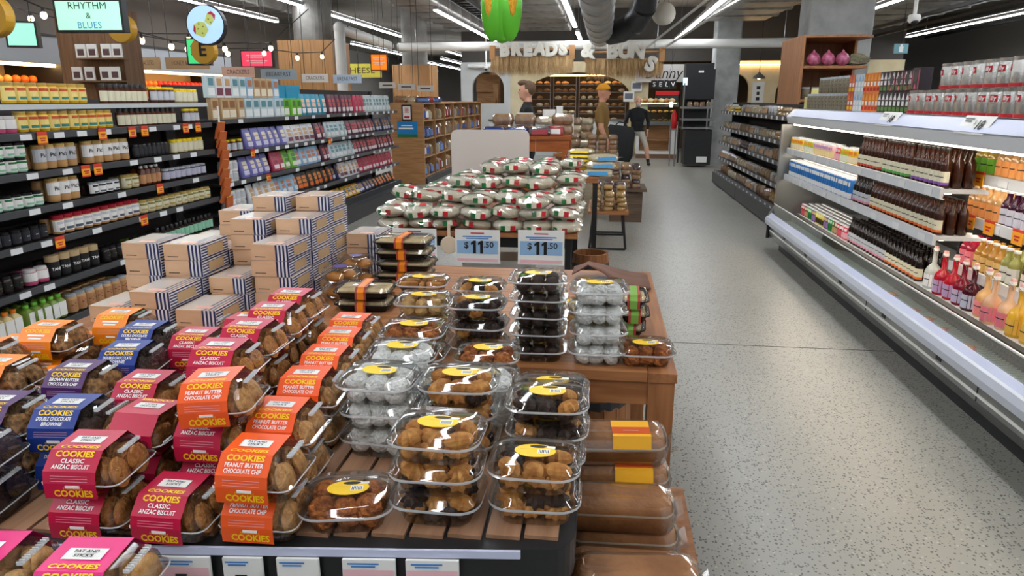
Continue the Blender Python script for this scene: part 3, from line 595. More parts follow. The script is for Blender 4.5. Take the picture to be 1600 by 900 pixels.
for n, b, bd, b2 in (('yellow', (246, 200, 40), (250, 236, 200), (240, 140, 40)), ('lime', (190, 206, 60), (240, 240, 220), (240, 160, 40)), ('blush', (240, 196, 190), (246, 224, 160), (200, 150, 200)), ('blue', (38, 120, 196), (236, 236, 236), (240, 240, 240)),
                     ('red', (190, 30, 60), (220, 90, 110), (240, 230, 230)), ('green', (40, 150, 70), (40, 120, 60), (220, 240, 220)), ('purple', (104, 72, 130), (150, 120, 170), (210, 190, 120)), ('brown', (110, 80, 50), (190, 160, 110), (230, 220, 190)), ('lemon', (226, 214, 90), (60, 50, 40), (240, 230, 160)), ('rose', (226, 60, 90), (240, 180, 190), (244, 240, 240))):
    D['c_'+n] = can('drink_can', .031, .125, C('can_'+n, b), ALU, C('canb_'+n, bd), C('canc_'+n, b2))
    D['t_'+n] = can('tall_can', .031, .17, C('can_'+n), ALU, C('canb_'+n), C('canc_'+n), lz=(.05, .3))
WH = {'f1': 'on the upper far fridge shelf', 'f2': 'on the lower far fridge shelf', 'fd': 'on the bottom fridge deck', 'n1': 'on the top near fridge shelf', 'n2': 'on the middle near fridge shelf', 'n3': 'on the lowest near fridge shelf'}
FZ = {'f1': 1.106, 'f2': .826, 'fd': .401, 'n1': 1.175, 'n2': .912, 'n3': .595}
def drow(kind, desc, at, y0, y1, rows=2, pitch=None, x0=2.0, tiers=1, cat='bottle'):
    if at[0] == 'n': x0 = 2.3
    pr = D[kind]; r = max(v.co.x for v in pr[1].vertices); h = max(v.co.z for v in pr[1].vertices); p = pitch or 2*r+.004; y = y1 - r
    while y - r > y0 - .002:
        for k in range(rows):
            for q in range(tiers):
                if k and q < tiers-1: continue
                put(pr, (x0 + r + k*(2*r+.004), y, FZ[at] + q*(h+.001)), R(-90)+random.uniform(-.2, .2), desc + ' ' + WH[at], cat, '%s %s' % (desc, WH[at]), full=(k == 0))
        y -= p
c = 'can'
drow('c_yellow', 'yellow drink can', 'f1', 7.55, 8.05, 2, cat=c, tiers=1); drow('c_lime', 'lime drink can', 'f1', 7.2, 7.55, 2, cat=c); drow('c_blush', 'pale blush drink can', 'f1', 6.6, 7.2, 2, cat=c); drow('c_rose', 'rose pink drink can', 'f1', 6.4, 6.53, 1, cat=c); drow('c_lime', 'lime and cream drink can', 'f1', 6.2, 6.4, 2, cat=c); drow('c_yellow', 'yellow and orange drink can', 'f1', 5.98, 6.2, 2, cat=c)
drow('brew_red', 'amber kombucha bottle with red band', 'f1', 5.45, 5.96, 3); drow('brew_green', 'amber kombucha bottle with green band', 'f1', 4.95, 5.45, 3); drow('brew_purple', 'amber kombucha bottle with purple band', 'f1', 4.44, 4.95, 3)
drow('t_blue', 'tall blue and white can', 'f2', 6.0, 8.02, 3, cat=c)
drow('stubbyw', 'dark root beer bottle with grey label', 'f2', 5.6, 5.98, 3); drow('stubby', 'amber ginger beer bottle with orange band', 'f2', 4.44, 5.6, 3)
yy = 8.02
for k, n in enumerate(('red', 'brown', 'green', 'purple', 'lemon', 'lemon', 'purple', 'green', 'brown', 'red', 'rose')):
    drow('c_'+n, '%s can, pack %s from the far end,' % (n, ('one', 'two', 'three', 'four', 'five', 'six', 'seven', 'eight', 'nine', 'ten', 'eleven')[k]), 'fd', yy-.137, yy, 4, cat=c, x0=2.17); yy -= .137
drow('stubbyw', 'dark root beer bottle with pink band', 'fd', 5.62, 6.48, 3, x0=2.17); drow('stubbyd', 'dark cola bottle with cream label', 'fd', 4.98, 5.62, 3, x0=2.17)
drow('j_citrus', 'small citrus juice bottle', 'n1', 4.55, 4.8, 1); drow('j_peach', 'small peach juice bottle', 'n1', 4.25, 4.55, 2); drow('j_olive', 'small olive juice bottle', 'n1', 4.05, 4.25, 2); drow('j_amber', 'small amber juice bottle', 'n1', 2.9, 4.05, 2)
drow('j_peach', 'peach iced tea bottle', 'n2', 4.42, 4.8, 2); drow('j_purple', 'deep purple juice bottle', 'n2', 4.05, 4.42, 2); drow('j_peach', 'orange-labelled juice bottle', 'n2', 2.9, 4.05, 2)
drow('j_pink', 'pink juice bottle', 'n3', 4.62, 4.8, 2); drow('j_amber', 'amber juice bottle with tan label', 'n3', 4.32, 4.62, 2); drow('j_olive', 'olive juice bottle', 'n3', 4.1, 4.32, 2); drow('j_brown', 'brown juice bottle', 'n3', 2.9, 4.1, 2)
for i, (n, y, x) in enumerate((('clear', 4.88, 2.21), ('cherry', 4.72, 2.2), ('cherry', 4.6, 2.21), ('ruby', 4.48, 2.21), ('garnet', 4.36, 2.21), ('peach', 4.23, 2.22), ('blush', 4.11, 2.2), ('blush', 3.99, 2.22), ('yellow', 3.87, 2.21), ('yellow', 3.75, 2.22), ('yellow', 3.63, 2.22), ('cherry', 3.5, 2.21), ('peach', 3.37, 2.21), ('clear', 3.24, 2.21), ('ruby', 3.1, 2.21)  )):
    put(D['s_'+n], (x, y, .401), R(-90), '%s swing-top bottle on the bottom fridge deck, %s row' % (n, 'front' if i < 30 else 'second'), 'bottle', '%s swing-top bottles, %s row' % (n, 'front' if i < 30 else 'second'))
# ---------------------------------------------------------------- goods standing on the canopy
TINM = M('tin_steel', (176, 174, 170), .22, .85)
def coffee_tin():
    r, h = .062, .15
    bm = MB().lathe([(r, 0), (r, h-.02), (r*.97, h-.012), (r, h-.008), (r, h)], 20)
    lb = MB().arcband(r+.001, .004, .022, -math.pi, math.pi, 20).arcband(r+.001, .082, .116, R(-20), R(20), 5).text('illy', .03, (0, 0, .1), m=1, bold=.02, bend=r+.003)
    return ('coffee_tin', bm.mesh('coffee_tin', TINM, True), [('lid', MB().lathe([(r+.001, h-.012), (r+.001, h), (r-.004, h+.002)], 20).mesh('lid', TINM, True)), ('printed_band', lb.mesh('printed_band', [RED, WHT]))])
CT = coffee_tin()
y = 5.22
while y > 2.9:
    put(CT, (2.10, y, 1.526), R(-90)+random.uniform(-.5, .5), 'steel coffee tin with red logo in the lower row on the canopy', 'tin', 'coffee tins in the lower row')
    if y < 4.95: put(CT, (2.11, y-.02, 1.526+.153), R(-90)+random.uniform(-.5, .5), 'steel coffee tin with red logo stacked in the upper row', 'tin', 'coffee tins in the upper row')
    y -= .13
NUTJ = jar('nut_jar', .052, .145, M('mixed_nuts', (150, 140, 116), .4, noise=((120, 120, 120), (90, 84, 70))), LIDS, None, lh=.02, neck=.95)
y = 7.75
while y > 6.6:
    put(NUTJ, (2.1, y, 1.526), 0, 'clear jar of grains with steel lid in the lower row on the canopy', 'jar', 'grain jars in the lower canopy row')
    if y < 7.5: put(NUTJ, (2.11, y, 1.526+.147), 0, 'clear jar of grains with steel lid in the upper row', 'jar', 'grain jars in the upper canopy row')
    y -= .112
def tea(name, bc, tri, dot): 
    bm = MB().box(-.034, .034, -.03, .03, 0, .145)
    lb = MB().add([(-.028, -.0312, .09), (.028, -.0312, .09), (0, -.0312, .138)], [(0,1,2)], 0).box(-.026, .026, -.0312, -.0304, .012, .04, 1).box(-.02, .02, -.0312, -.0304, .05, .08, 2)
    return (name, bm.mesh(name, bc), [('printed_panel', lb.mesh('printed_panel', [tri, dot, WHT]))])
TB = {'red': tea('tea_carton', C('tea_red', (206, 70, 50)), ORA, YEL), 'white': tea('tea_carton', C('tea_white', (206, 222, 230)), LBLU, WHT), 'orange': tea('tea_carton', C('tea_orange', (236, 130, 30)), C('tea_amber', (250, 170, 60)), RED), 'black': tea('tea_carton', C('tea_black', (44, 36, 42)), WHT, C('tea_leaf', (90, 140, 60)))}
for k, (n, y0, y1) in enumerate((('red', 6.4, 6.55), ('white', 6.2, 6.4), ('orange', 5.85, 6.2), ('black', 5.3, 5.85))):
    for tier in (0, 1):
        y = y1 - .037
        while y > y0:
            put(TB[n], (2.09, y, 1.526+.146*tier), R(-90), '%s tea carton standing %s on the fridge canopy' % (n, 'in the upper row' if tier else 'in the lower row'), 'carton', '%s tea cartons %s' % (n, 'upper row' if tier else 'lower row')); y -= .073
def ornate():
    bm = MB().box(-.06, .06, -.04, .04, 0, .145); lb = MB().prism([(.036*math.cos(a), .085+.036*math.sin(a)) for a in [i*math.pi/8 for i in range(16)]], -.0415, -.0402, 0, 'y').box(-.055, -.04, -.0412, -.0402, .01, .13, 1).box(.04, .055, -.0412, -.0402, .01, .13, 1).add([(-.02, -.0412, .01), (.02, -.0412, .01), (0, -.0412, .045)], [(0,1,2)], 2)
    return ('ornate_carton', bm.mesh('ornate', C('ornate_black', (40, 28, 36))), [('printed_panel', lb.mesh('printed_panel', [C('ornate_grey', (60, 60, 62)), C('ornate_rose', (180, 80, 100)), C('ornate_pink', (220, 110, 130))]))])
OR = ornate()
for i in range(4): put(OR, (2.1, 5.62-i*.135, 1.526+.146*(1 if i < 3 else 1) + (.007 if i == 3 else 0)), R(-90), 'black ornate chocolate carton with rose motif in the upper row', 'carton', 'ornate cartons in the upper row')
# ================================================================ foreground tables
def post(name, mb, mat, parent, smooth=False): return ob(name, mb.mesh(name, mat, smooth), parent)
TZ = .80
t = ob('cookie_table', None, None, (-1.0, 1.6, 0)); tag(t, 'low black display table with teak slats holding cookie packs and tubs', 'table')
XR = -.03; XL = -1.98; YB = 2.04
def yf(x): return 1.163 + (x - XR)*.105          # the front edge runs slightly askew
def L5(mb): mb.v = [(x+1.0, y-1.6, z) for x, y, z in mb.v]; return mb
fr_poly = [(XL, yf(XL))] + [(XR-.06+.06*math.cos(a), yf(XR)+.06+.06*math.sin(a)) for a in [R(-90+15*i) for i in range(7)]] + [(XR, YB), (XL, YB)]
post('rim', L5(MB().prism(fr_poly, TZ-.085, TZ-.008)), M('black_rim', (32, 33, 35), .4), t)
post('front_panel', L5(MB().add([(XL, yf(XL)+.02, .1), (XR-.05, yf(XR)+.02, .1), (XR-.05, yf(XR)+.02, TZ-.085), (XL, yf(XL)+.02, TZ-.085), (XL, yf(XL)+.05, .1), (XR-.05, yf(XR)+.05, .1), (XR-.05, yf(XR)+.05, TZ-.085), (XL, yf(XL)+.05, TZ-.085)],
     [(0,1,2,3),(7,6,5,4),(0,4,5,1),(3,2,6,7),(1,5,6,2),(0,3,7,4)])), BLACK, t)
post('side_panel', L5(MB().box(XR-.06, XR-.03, yf(XR)+.06, YB-.02, .1, TZ-.085)), BLACK, t)
for x, y in ((XL+.08, 1.0), (XR-.1, 1.22), (XL+.08, 1.95), (XR-.1, 1.95)): post('leg', L5(MB().box(x-.03, x+.03, y-.03, y+.03, 0, TZ-.085)), BLACK, t)
x = XR-.032; i = 0
while x - .07 > XL + .03:
    post('slat', L5(MB().add([(x-.066, yf(x)+.035, TZ-.009), (x, yf(x)+.035, TZ-.009), (x, YB-.03, TZ-.009), (x-.066, YB-.03, TZ-.009), (x-.066, yf(x)+.035, TZ), (x, yf(x)+.035, TZ), (x, YB-.03, TZ), (x-.066, YB-.03, TZ)],
         [(3,2,1,0),(4,5,6,7),(0,1,5,4),(1,2,6,5),(2,3,7,6),(3,0,4,7)])), WOODY, t); x -= .0745
def strip(x0, x1, z0, z1, off, mat, name, parent, extra=None):
    mb = MB().add([(x0, yf(x0)-off, z0), (x1, yf(x1)-off, z0), (x1, yf(x1)-off, z1), (x0, yf(x0)-off, z1), (x0, yf(x0)-off+.006, z0), (x1, yf(x1)-off+.006, z0), (x1, yf(x1)-off+.006, z1), (x0, yf(x0)-off+.006, z1)],
         [(0,1,2,3),(7,6,5,4),(0,4,5,1),(3,2,6,7),(1,5,6,2),(0,3,7,4)])
    if extra: extra(mb)
    return post(name, L5(mb), mat, parent)
rl = strip(-1.7, XR-.1, TZ-.02, TZ-.004, .007, RAIL, 'ticket_rail', t)
def pcard(xc, w, mats, price, small):
    def ex(mb):
        n = len(mb.m)
        for z0, z1, m in ((TZ-.146, TZ-.042, 1), ):
            mb.add([(xc-w*.48, yf(xc-w*.48)-.0155, z0), (xc+w*.48, yf(xc+w*.48)-.0155, z0), (xc+w*.48, yf(xc+w*.48)-.0155, z1), (xc-w*.48, yf(xc-w*.48)-.0155, z1)], [(0,1,2,3)], 1)
        u = Vector((1, .105, 0)).normalized()
        if price: mb.text(price[0], .045, (xc-.004, yf(xc)-.017, TZ-.074), u, (0,0,1), 2, bold=.03); mb.text('$', .024, (xc-.032, yf(xc)-.017, TZ-.066), u, (0,0,1), 2); mb.text('.'+price[1], .022, (xc+.03, yf(xc)-.017, TZ-.066), u, (0,0,1), 2, bold=.02)
        mb.lines(2, w*.6, .012, (xc-.01, yf(xc)-.0165, TZ-.032), u, (0,0,1), 3)
    strip(xc-w/2, xc+w/2, TZ-.15, TZ-.021, .014, mats, 'price_card', t, ex)
for xc, w, pk, pr in ((-.77, .105, 1, ('7', '99')), (-.655, .075, 0, ('7', '25')), (-.55, .08, 0, None), (-.415, .1, 1, ('7', '99')), (-.295, .1, 1, ('7', '99'))):
    pcard(xc, w, [PAPER, PINK if pk else PAPER, BLK, BLU], pr, 'FRESH BAKED')
# ---- teak table behind
t = ob('teak_table', None, None, (-.85, 2.7, 0)); tag(t, 'long teak table behind the cookie table, stacked with boxes and tubs', 'table')
def L6(mb): mb.v = [(x+.85, y-2.7, z) for x, y, z in mb.v]; return mb
A0, A1, B0, B1 = -1.98, .25, 2.075, 3.42
for i in range(9):
    y = B0 + i*(B1-B0)/9
    post('top_board', L6(MB().box(A0+.09, A1-.09, y+.002, y+(B1-B0)/9-.002, TZ-.03, TZ)), WOODX, t)
for x0, x1 in ((A0, A0+.088), (A1-.088, A1)): post('breadboard_end', L6(MB().box(x0, x1, B0, B1, TZ-.03, TZ)), M('teak_end', (170, 114, 70), .45, noise=((40, 3, 40), (140, 90, 54))), t)
post('apron', L6(MB().box(A0+.08, A1-.08, B0+.012, B0+.035, TZ-.11, TZ-.03)), WOODX, t); post('apron', L6(MB().box(A1-.035, A1-.012, B0+.08, B1-.08, TZ-.11, TZ-.03)), WOODX, t); post('apron', L6(MB().box(A0+.08, A1-.08, B1-.035, B1-.012, TZ-.11, TZ-.03)), WOODX, t)
TLEG = M('teak_leg', (168, 112, 68), .5, noise=((40, 40, 3), (138, 88, 50)))
for x, y in ((A0+.005, B0+.005), (A1-.085, B0+.005), (A0+.005, B1-.085), (A1-.085, B1-.085)): post('leg', L6(MB().box(x, x+.08, y, y+.08, 0, TZ-.03)), TLEG, t)

# ================================================================ cookie packs
rnd = random.Random(3)
COOK = {'anzac': M('anzac_cookie', (206, 142, 74), .8, noise=((90, 90, 90), (172, 108, 50)), bump=(120, .6)), 'pb': M('peanut_cookie', (220, 166, 104), .8, noise=((70, 70, 70), (182, 124, 68)), bump=(120, .6)),
        'brownie': M('brownie_cookie', (72, 44, 34), .7, noise=((90, 90, 90), (46, 28, 22)), bump=(120, .6)), 'choc': M('chip_cookie', (200, 146, 88), .8, noise=((60, 60, 60), (80, 48, 28)), bump=(100, .5)), 'cran': M('pale_cookie', (228, 182, 120), .8, noise=((50, 50, 50), (180, 126, 70)), bump=(100, .4))}
ck = {}
for n, m in COOK.items():
    mb = MB().lathe([(.022, 0), (.03, .003), (.031, .008), (.026, .013), (.012, .0155)], 12)
    mb.v = [(x*(1+rnd.uniform(-.05, .05)), y*(1+rnd.uniform(-.05, .05)), z) for x, y, z in mb.v]
    ck[n] = mb.mesh('cookie', m, True)
SLEEVE = {'anzac': C('sleeve_crimson', (190, 24, 66)), 'pb': C('sleeve_orange', (242, 92, 30)), 'brownie': C('sleeve_blue', (30, 58, 140)), 'choc': C('sleeve_purple', (76, 30, 96)), 'tan': C('sleeve_amber', (250, 140, 20)), 'cran': C('sleeve_magenta', (228, 24, 120))}
FLAV = {'anzac': ('CLASSIC', 'ANZAC BISCUIT'), 'pb': ('PEANUT BUTTER', 'CHOCOLATE CHIP'), 'brownie': ('DOUBLE CHOCOLATE', 'BROWNIE'), 'choc': ('BROWN BUTTER', 'CHOCOLATE CHIP'), 'tan': ('', ''), 'cran': ('CRANBERRY', 'WHITE CHOCOLATE')}
shell = MB().rings([(.13, .12, .02, 0), (.14, .13, .02, .028), (.156, .148, .02, .029), (.156, .148, .02, .032), (.144, .138, .02, .034), (.138, .128, .02, .055), (.12, .076, .02, .083), (.112, .068, .02, .086)], 3)
ribs = MB()
SHELL = shell.mesh('clamshell', CLEAR)
def rib_mesh():
    mb = MB()
    for i in range(11):
        y = -.03 + i*.006
        mb.box(.059, .068, y, y+.002, .078, .0835)
    mb.box(.066, .0675, -.03, .032, .078, .079)
    return mb.mesh('ribs', M('rib_plastic', (236, 240, 242), .1, alpha=.55))
RIBS = rib_mesh()
FLNG = MB().rings([(.155, .147, .02, .0286), (.158, .15, .021, .0305), (.155, .147, .02, .0324)], 3, cap0=False, cap1=False).mesh('flange', M('rim_plastic', (236, 240, 242), .1, alpha=.55))
prof = [(-.0755, .004), (-.0765, .036), (-.0715, .058), (-.0405, .0875), (.0405, .0895), (.0735, .056), (.0755, .03)]
X0, X1 = -.064, .038
def sleeve(fl):
    mb = MB(); n = len(prof)
    mb.add([(X, y, z) for X in (X0, X1) for y, z in prof], [(i, n+i, n+i+1, i+1) for i in range(n-1)])
    me = mb.mesh('sleeve', SLEEVE[fl]); xc = (X0+X1)/2; w = X1-X0
    def seg(i): 
        a = Vector((0,)+prof[i]); b = Vector((0,)+prof[i+1]); u = (b-a).normalized(); nn = Vector((1,0,0)).cross(u); return a, b, u, nn
    tb = MB()
    a, b, u, nn = seg(0)
    tb.text('COOKIES', .019, a + u*.0115 + nn*.0012 + Vector((xc+.006, 0, 0)), (1,0,0), u, 0, bold=.035, width=w*.74)
    tb.text('Fresh-Baked', .006, a + u*.0225 + nn*.0012 + Vector((xc+.006, 0, 0)), (1,0,0), u, 0, width=w*.36)
    tb.box(xc-.008, xc+.02, -.0782, -.0768, .0275, .0325, 1)
    a, b, u, nn = seg(1)
    for q in range(3): tb.add([tuple(a+u*(.004+q*.005)+nn*.001+Vector((xc-.036, 0, 0))), tuple(a+u*(.004+q*.005)+nn*.001+Vector((xc+.036, 0, 0))), tuple(a+u*(.0048+q*.005)+nn*.001+Vector((xc+.036, 0, 0))), tuple(a+u*(.0048+q*.005)+nn*.001+Vector((xc-.036, 0, 0)))], [(0,1,2,3)], 2)
    a, b, u, nn = seg(2)
    l1, l2 = FLAV[fl]
    tb.text(l2, .0115, a + u*.009 + nn*.0012 + Vector((xc, 0, 0)), (1,0,0), u, 1, bold=.02, width=min(w*.72, .0065*len(l2)))
    tb.text(l1, .0115, a + u*.0205 + nn*.0012 + Vector((xc, 0, 0)), (1,0,0), u, 1, bold=.02, width=min(w*.74, .0065*len(l1)))
    if not l1: tb.lines(2, w*.5, .02, a + u*.015 + nn*.0012 + Vector((xc, 0, 0)), (1,0,0), u, 1)
    tb.text('COOKIES', .016, a + u*.034 + nn*.0012 + Vector((xc, 0, 0)), (1,0,0), u, 0, bold=.035, width=w*.74)
    a, b, u, nn = seg(3)
    tb.text('COOKIES', .014, a + u*.010 + nn*.0012 + Vector((xc, 0, 0)), (1,0,0), u, 0, bold=.035, width=w*.74)
    s0 = a + u*.026 + nn*.0012; s1 = a + u*.052 + nn*.0012
    tb.add([(xc-.03, s0.y, s0.z), (xc+.03, s0.y, s0.z), (xc+.03, s1.y, s1.z), (xc-.03, s1.y, s1.z)], [(0,1,2,3)], 3)
    tb.text('PAT AND', .009, a + u*.044 + nn*.002 + Vector((xc, 0, 0)), (1,0,0), u, 4, bold=.02); tb.text("STICK'S", .009, a + u*.034 + nn*.002 + Vector((xc, 0, 0)), (1,0,0), u, 4, bold=.02)
    return me, tb.mesh('lettering', [YEL, WHT, M('fine_print', (230, 180, 190), .6), PAPER, BLK])
SL = {f: sleeve(f) for f in FLAV}
PACKN = {'anzac': 'crimson-sleeved', 'pb': 'orange-sleeved', 'brownie': 'blue-sleeved', 'choc': 'purple-sleeved', 'tan': 'amber-sleeved', 'cran': 'magenta-sleeved'}
def pack(fl, x, y, k, rz=0, label='', group=None, rx=0, ry=0, base=TZ, sc=1):
    o = ob('cookie_pack', SHELL, None, (x, y, base + .0015 + k*.087), (rx, ry, rz), (sc,)*3)
    tag(o, label, 'cookies', group)
    cm = ck['choc' if fl == 'tan' else fl]
    for ys in (-.032, .032):
        for i in range(6):
            ob('cookie', cm, o, (-.058 + i*.0215 + rnd.uniform(-.003, .003), ys*.95, .034 + rnd.uniform(-.002, .002)), (rnd.uniform(-.3, .3), R(72) + rnd.uniform(-.12, .12), rnd.uniform(-.15, .15)), (.98, .98, 1))
    s = ob('sleeve', SL[fl][0], o); ob('lettering', SL[fl][1], s)
    ob('ribs', RIBS, o); ob('flange', FLNG, o)
    return o
G = 'cookie packs on the slatted table'
def stack(fl, x, y, n, rz, where, lower=None):
    for k in range(n):
        f = fl if k == n-1 else (lower or fl)
        pack(f, x + rnd.uniform(-.004, .004), y + rnd.uniform(-.003, .003), k, rz + rnd.uniform(-.05, .05), '%s cookie pack %s, %s' % (PACKN[f], where, ('bottom', 'second up', 'third up', 'fourth')[k] if n > 1 else 'single'), G)
stack('anzac', -.80, 1.148, 1, .05, 'at the table front beside an orange stack')
stack('pb', -.635, 1.168, 2, .06, 'at the table front beside the single tub')
stack('anzac', -.965, 1.14, 2, .03, 'at the front left of the slatted table')
stack('anzac', -.80, 1.30, 2, .04, 'behind the lone front crimson pack')
pack('pb', -.775, 1.29, 2, .12, 'orange-sleeved cookie pack lying tilted on top of a crimson stack', G, ry=-.06)
stack('anzac', -.975, 1.30, 2, R(180), 'turned backwards behind the front left stack')
stack('anzac', -1.06, 1.46, 2, .05, 'behind the backwards pack')
stack('pb', -.665, 1.345, 2, .05, 'second in the orange column from the front')
stack('pb', -.69, 1.53, 2, .02, 'third in the orange column from the front'); stack('pb', -.70, 1.69, 2, .02, 'fourth in the orange column from the front'); stack('pb', -.715, 1.84, 2, .02, 'fifth in the orange column from the front'); stack('pb', -.735, 1.985, 2, .03, 'last in the orange column, nearest the trays')
stack('brownie', -1.135, 1.30, 2, .08, 'beside the backwards crimson pack'); stack('brownie', -1.24, 1.135, 2, .1, 'at the left edge of the table front')
stack('choc', -1.30, 1.30, 2, .08, 'at the left, in front of another purple pack'); stack('choc', -1.275, 1.50, 2, .1, 'behind the blue pack, next to an amber one'); stack('brownie', -1.25, 1.66, 2, .08, 'in the middle left of the table')
for j, (y, w) in enumerate(((1.47, 'front of the tall crimson column'), (1.63, 'second in the tall crimson column'), (1.785, 'third in the tall crimson column'), (1.935, 'last in the tall crimson column'))): stack('anzac', -.865 - j*.012, y, 3, .03, w)
stack('anzac', -1.10, 1.62, 1, .1, 'low between blue and crimson stacks'); stack('anzac', -1.13, 1.79, 2, .06, 'in front of the backwards rear pack'); stack('anzac', -1.08, 1.955, 2, R(180), 'turned backwards near the striped boxes')
stack('brownie', -1.31, 1.83, 2, .06, 'near the striped boxes'); stack('tan', -1.26, 1.985, 1, .05, 'just in front of the striped boxes')
stack('tan', -1.47, 1.945, 2, .12, 'at the rear left by the boxes'); stack('tan', -1.60, 1.80, 2, .1, 'at the far left, second row from the back'); stack('tan', -1.47, 1.66, 1, .1, 'low beside the blue pack'); stack('tan', -1.50, 1.51, 2, .1, 'at the left, beside a purple pack'); stack('tan', -1.47, 1.32, 2, .1, 'at the left edge, showing its cookies'); stack('tan', -1.66, 1.63, 2, .08, 'at the outer left edge'); stack('tan', -1.64, 1.95, 1, .05, 'in the rear left corner'); stack('tan', -1.80, 1.9, 1, .05, 'in the rear left corner, outermost')
# low crate at the very front with magenta packs
t = ob('front_bin', None, None, (-1.05, .915, 0)); tag(t, 'black front bin holding the magenta cookie packs', 'bin')
post('bin_floor', MB().box(-.35, .37, -.09, .07, .765, .78), BLACK, t); post('bin_lip', MB().box(-.35, .37, -.1, -.09, .73, .80), BLACK, t)
for x in (-.33, .35): post('leg', MB().box(x-.015, x+.015, -.07, .05, 0, .765), BLACK, t)
pack('cran', -1.015, .925, 0, .12, 'magenta-sleeved cookie pack in the front bin, cut by the left edge', G, base=.782, sc=1.12)
pack('cran', -.825, .93, 0, .1, 'magenta-sleeved cookie pack in the front bin beside the price card', G, base=.782, sc=1.12)

# ================================================================ round-cornered tubs
TUB = MB().rings([(.128, .108, .03, .002), (.14, .12, .034, .004), (.162, .142, .04, .043), (.184, .164, .045, .044), (.186, .166, .046, .050), (.176, .156, .044, .052), (.166, .146, .042, .064), (.154, .134, .04, .0665)], 5).mesh('tub', CLEAR, True)
TRIM_ = MB().rings([(.186, .166, .046, .0442), (.188, .168, .047, .047), (.186, .166, .046, .0502)], 5, cap0=False, cap1=False).mesh('tub_rim', M('rim_plastic', (236, 240, 242), .1, alpha=.55), True)
stk = MB().prism([(.042*math.cos(a), .027*math.sin(a)) for a in [i*math.pi/10 for i in range(20)]], .067, .0676, 0)
stk.prism([(.018*math.cos(a)+.006, .006*math.sin(a)+.0165) for a in [i*math.pi/6 for i in range(12)]], .0677, .068, 1)
stk.box(.005, .03, -.012, .006, .0677, .0679, 2)
for i in range(7): stk.box(.008+i*.003, .0095+i*.003, -.01, .003, .068, .0682, 1)
stk.box(.018, .04, .012, .02, .0677, .0679, 2).text('~~~~~~~', .01, (-.016, .004, .0681), (1,0,0), (0,1,0), 3, width=.03)
STK = stk.mesh('sticker', [YEL, BLK, WHT, C('print_amber', (190, 130, 20))])
def shellm(n, mat):
    mb = MB(); su, sv = 16, 6; vs = []
    for j in range(sv+1):
        ph = math.pi*j/sv
        for i in range(su):
            a = 2*math.pi*i/su; q = (1 if i % 2 else .7); vs.append((.031*math.sin(ph)*math.cos(a)*q, .027*math.sin(ph)*math.sin(a)*q, .017*math.cos(ph)))
    mb.add(vs, [(j*su+i, (j+1)*su+i, (j+1)*su+(i+1) % su, j*su+(i+1) % su) for j in range(sv) for i in range(su)]); return mb.mesh(n, mat)
rr = random.Random(5)
TANB = M('piped_biscuit', (222, 160, 84), .7, noise=((40, 40, 40), (190, 122, 54))); CHO = M('chocolate_biscuit', (62, 36, 26), .6, noise=((60, 60, 60), (40, 22, 16)))
SUG = M('sugared_biscuit', (246, 244, 240), .9, bump=(90, .8)); CRU = M('crunch_biscuit', (200, 116, 46), .75, noise=((60, 60, 60), (140, 70, 24)), bump=(70, .8)); POP = M('pale_biscuit', (222, 184, 126), .75, noise=((50, 50, 50), (196, 150, 88)))
BIS = {'tan': shellm('biscuit', TANB), 'cho': shellm('biscuit', CHO), 'sug': MB().ell((0,0,0), (.03, .028, .021), 12, 7, wob=.08, rnd=rr).mesh('biscuit', SUG, True), 'ball': MB().ell((0,0,0), (.022, .022, .02), 10, 6, wob=.1, rnd=rr).mesh('biscuit', CHO, True),
       'cru': MB().ell((0,0,0), (.029, .027, .02), 12, 7, wob=.3, rnd=rr).mesh('biscuit', CRU), 'pop': MB().ell((0,0,0), (.024, .021, .018), 10, 6, wob=.22, rnd=rr).mesh('biscuit', POP), 'stick': MB().rings([(.02, .016, .006, -.03), (.024, .018, .007, 0), (.02, .016, .006, .03)], 3).rot(Matrix.Rotation(R(90), 4, 'Y')).mesh('biscuit', TANB, True),
       'dstick': MB().rings([(.02, .016, .006, -.03), (.024, .018, .007, 0), (.02, .016, .006, .03)], 3).rot(Matrix.Rotation(R(90), 4, 'Y')).mesh('biscuit', CHO, True)}
MIX = {'shells': ('tan', 'tan', 'cho'), 'darkshells': ('tan', 'cho', 'cho'), 'sugar': ('sug',), 'balls': ('ball',), 'crunch': ('cru',), 'popcorn': ('pop',), 'sticks': ('stick', 'dstick')}
TUBN = {'shells': 'piped tan biscuits', 'darkshells': 'mostly chocolate biscuits', 'sugar': 'white sugared biscuits', 'balls': 'dark chocolate biscuits', 'crunch': 'orange-brown crunch biscuits', 'popcorn': 'pale knobbly biscuits', 'sticks': 'tan and dark finger biscuits'}
def tub(kind, x, y, z, rz, label, sz=1, sticker=True, tilt=0):
    o = ob('biscuit_tub', TUB, None, (x, y, z), (tilt, 0, rz), (1, 1, sz)); tag(o, label, 'tub', 'clear biscuit tubs')
    ob('tub_rim', TRIM_, o)
    if sticker: ob('sticker', STK, o)
    for lz, nx, ny in ((.02, 3, 2), (.041, 3, 2)):
        for i in range(nx):
            for j in range(ny):
                m = rr.choice(MIX[kind])
                s = .93 if lz < .03 else 1
                ob('biscuit', BIS[m], o, ((i-(nx-1)/2)*.046*s + rr.uniform(-.004, .004), (j-(ny-1)/2)*.054*s + rr.uniform(-.004, .004), lz + rr.uniform(-.003, .003)), (rr.uniform(-.6, .6), rr.uniform(-.6, .6), rr.uniform(0, 6.3)) if m not in ('stick', 'dstick') else (0, 0, R(90)*(i % 2) + rr.uniform(-.2, .2)))
    return o
ORD = ('bottom', 'second', 'third', 'fourth', 'fifth')
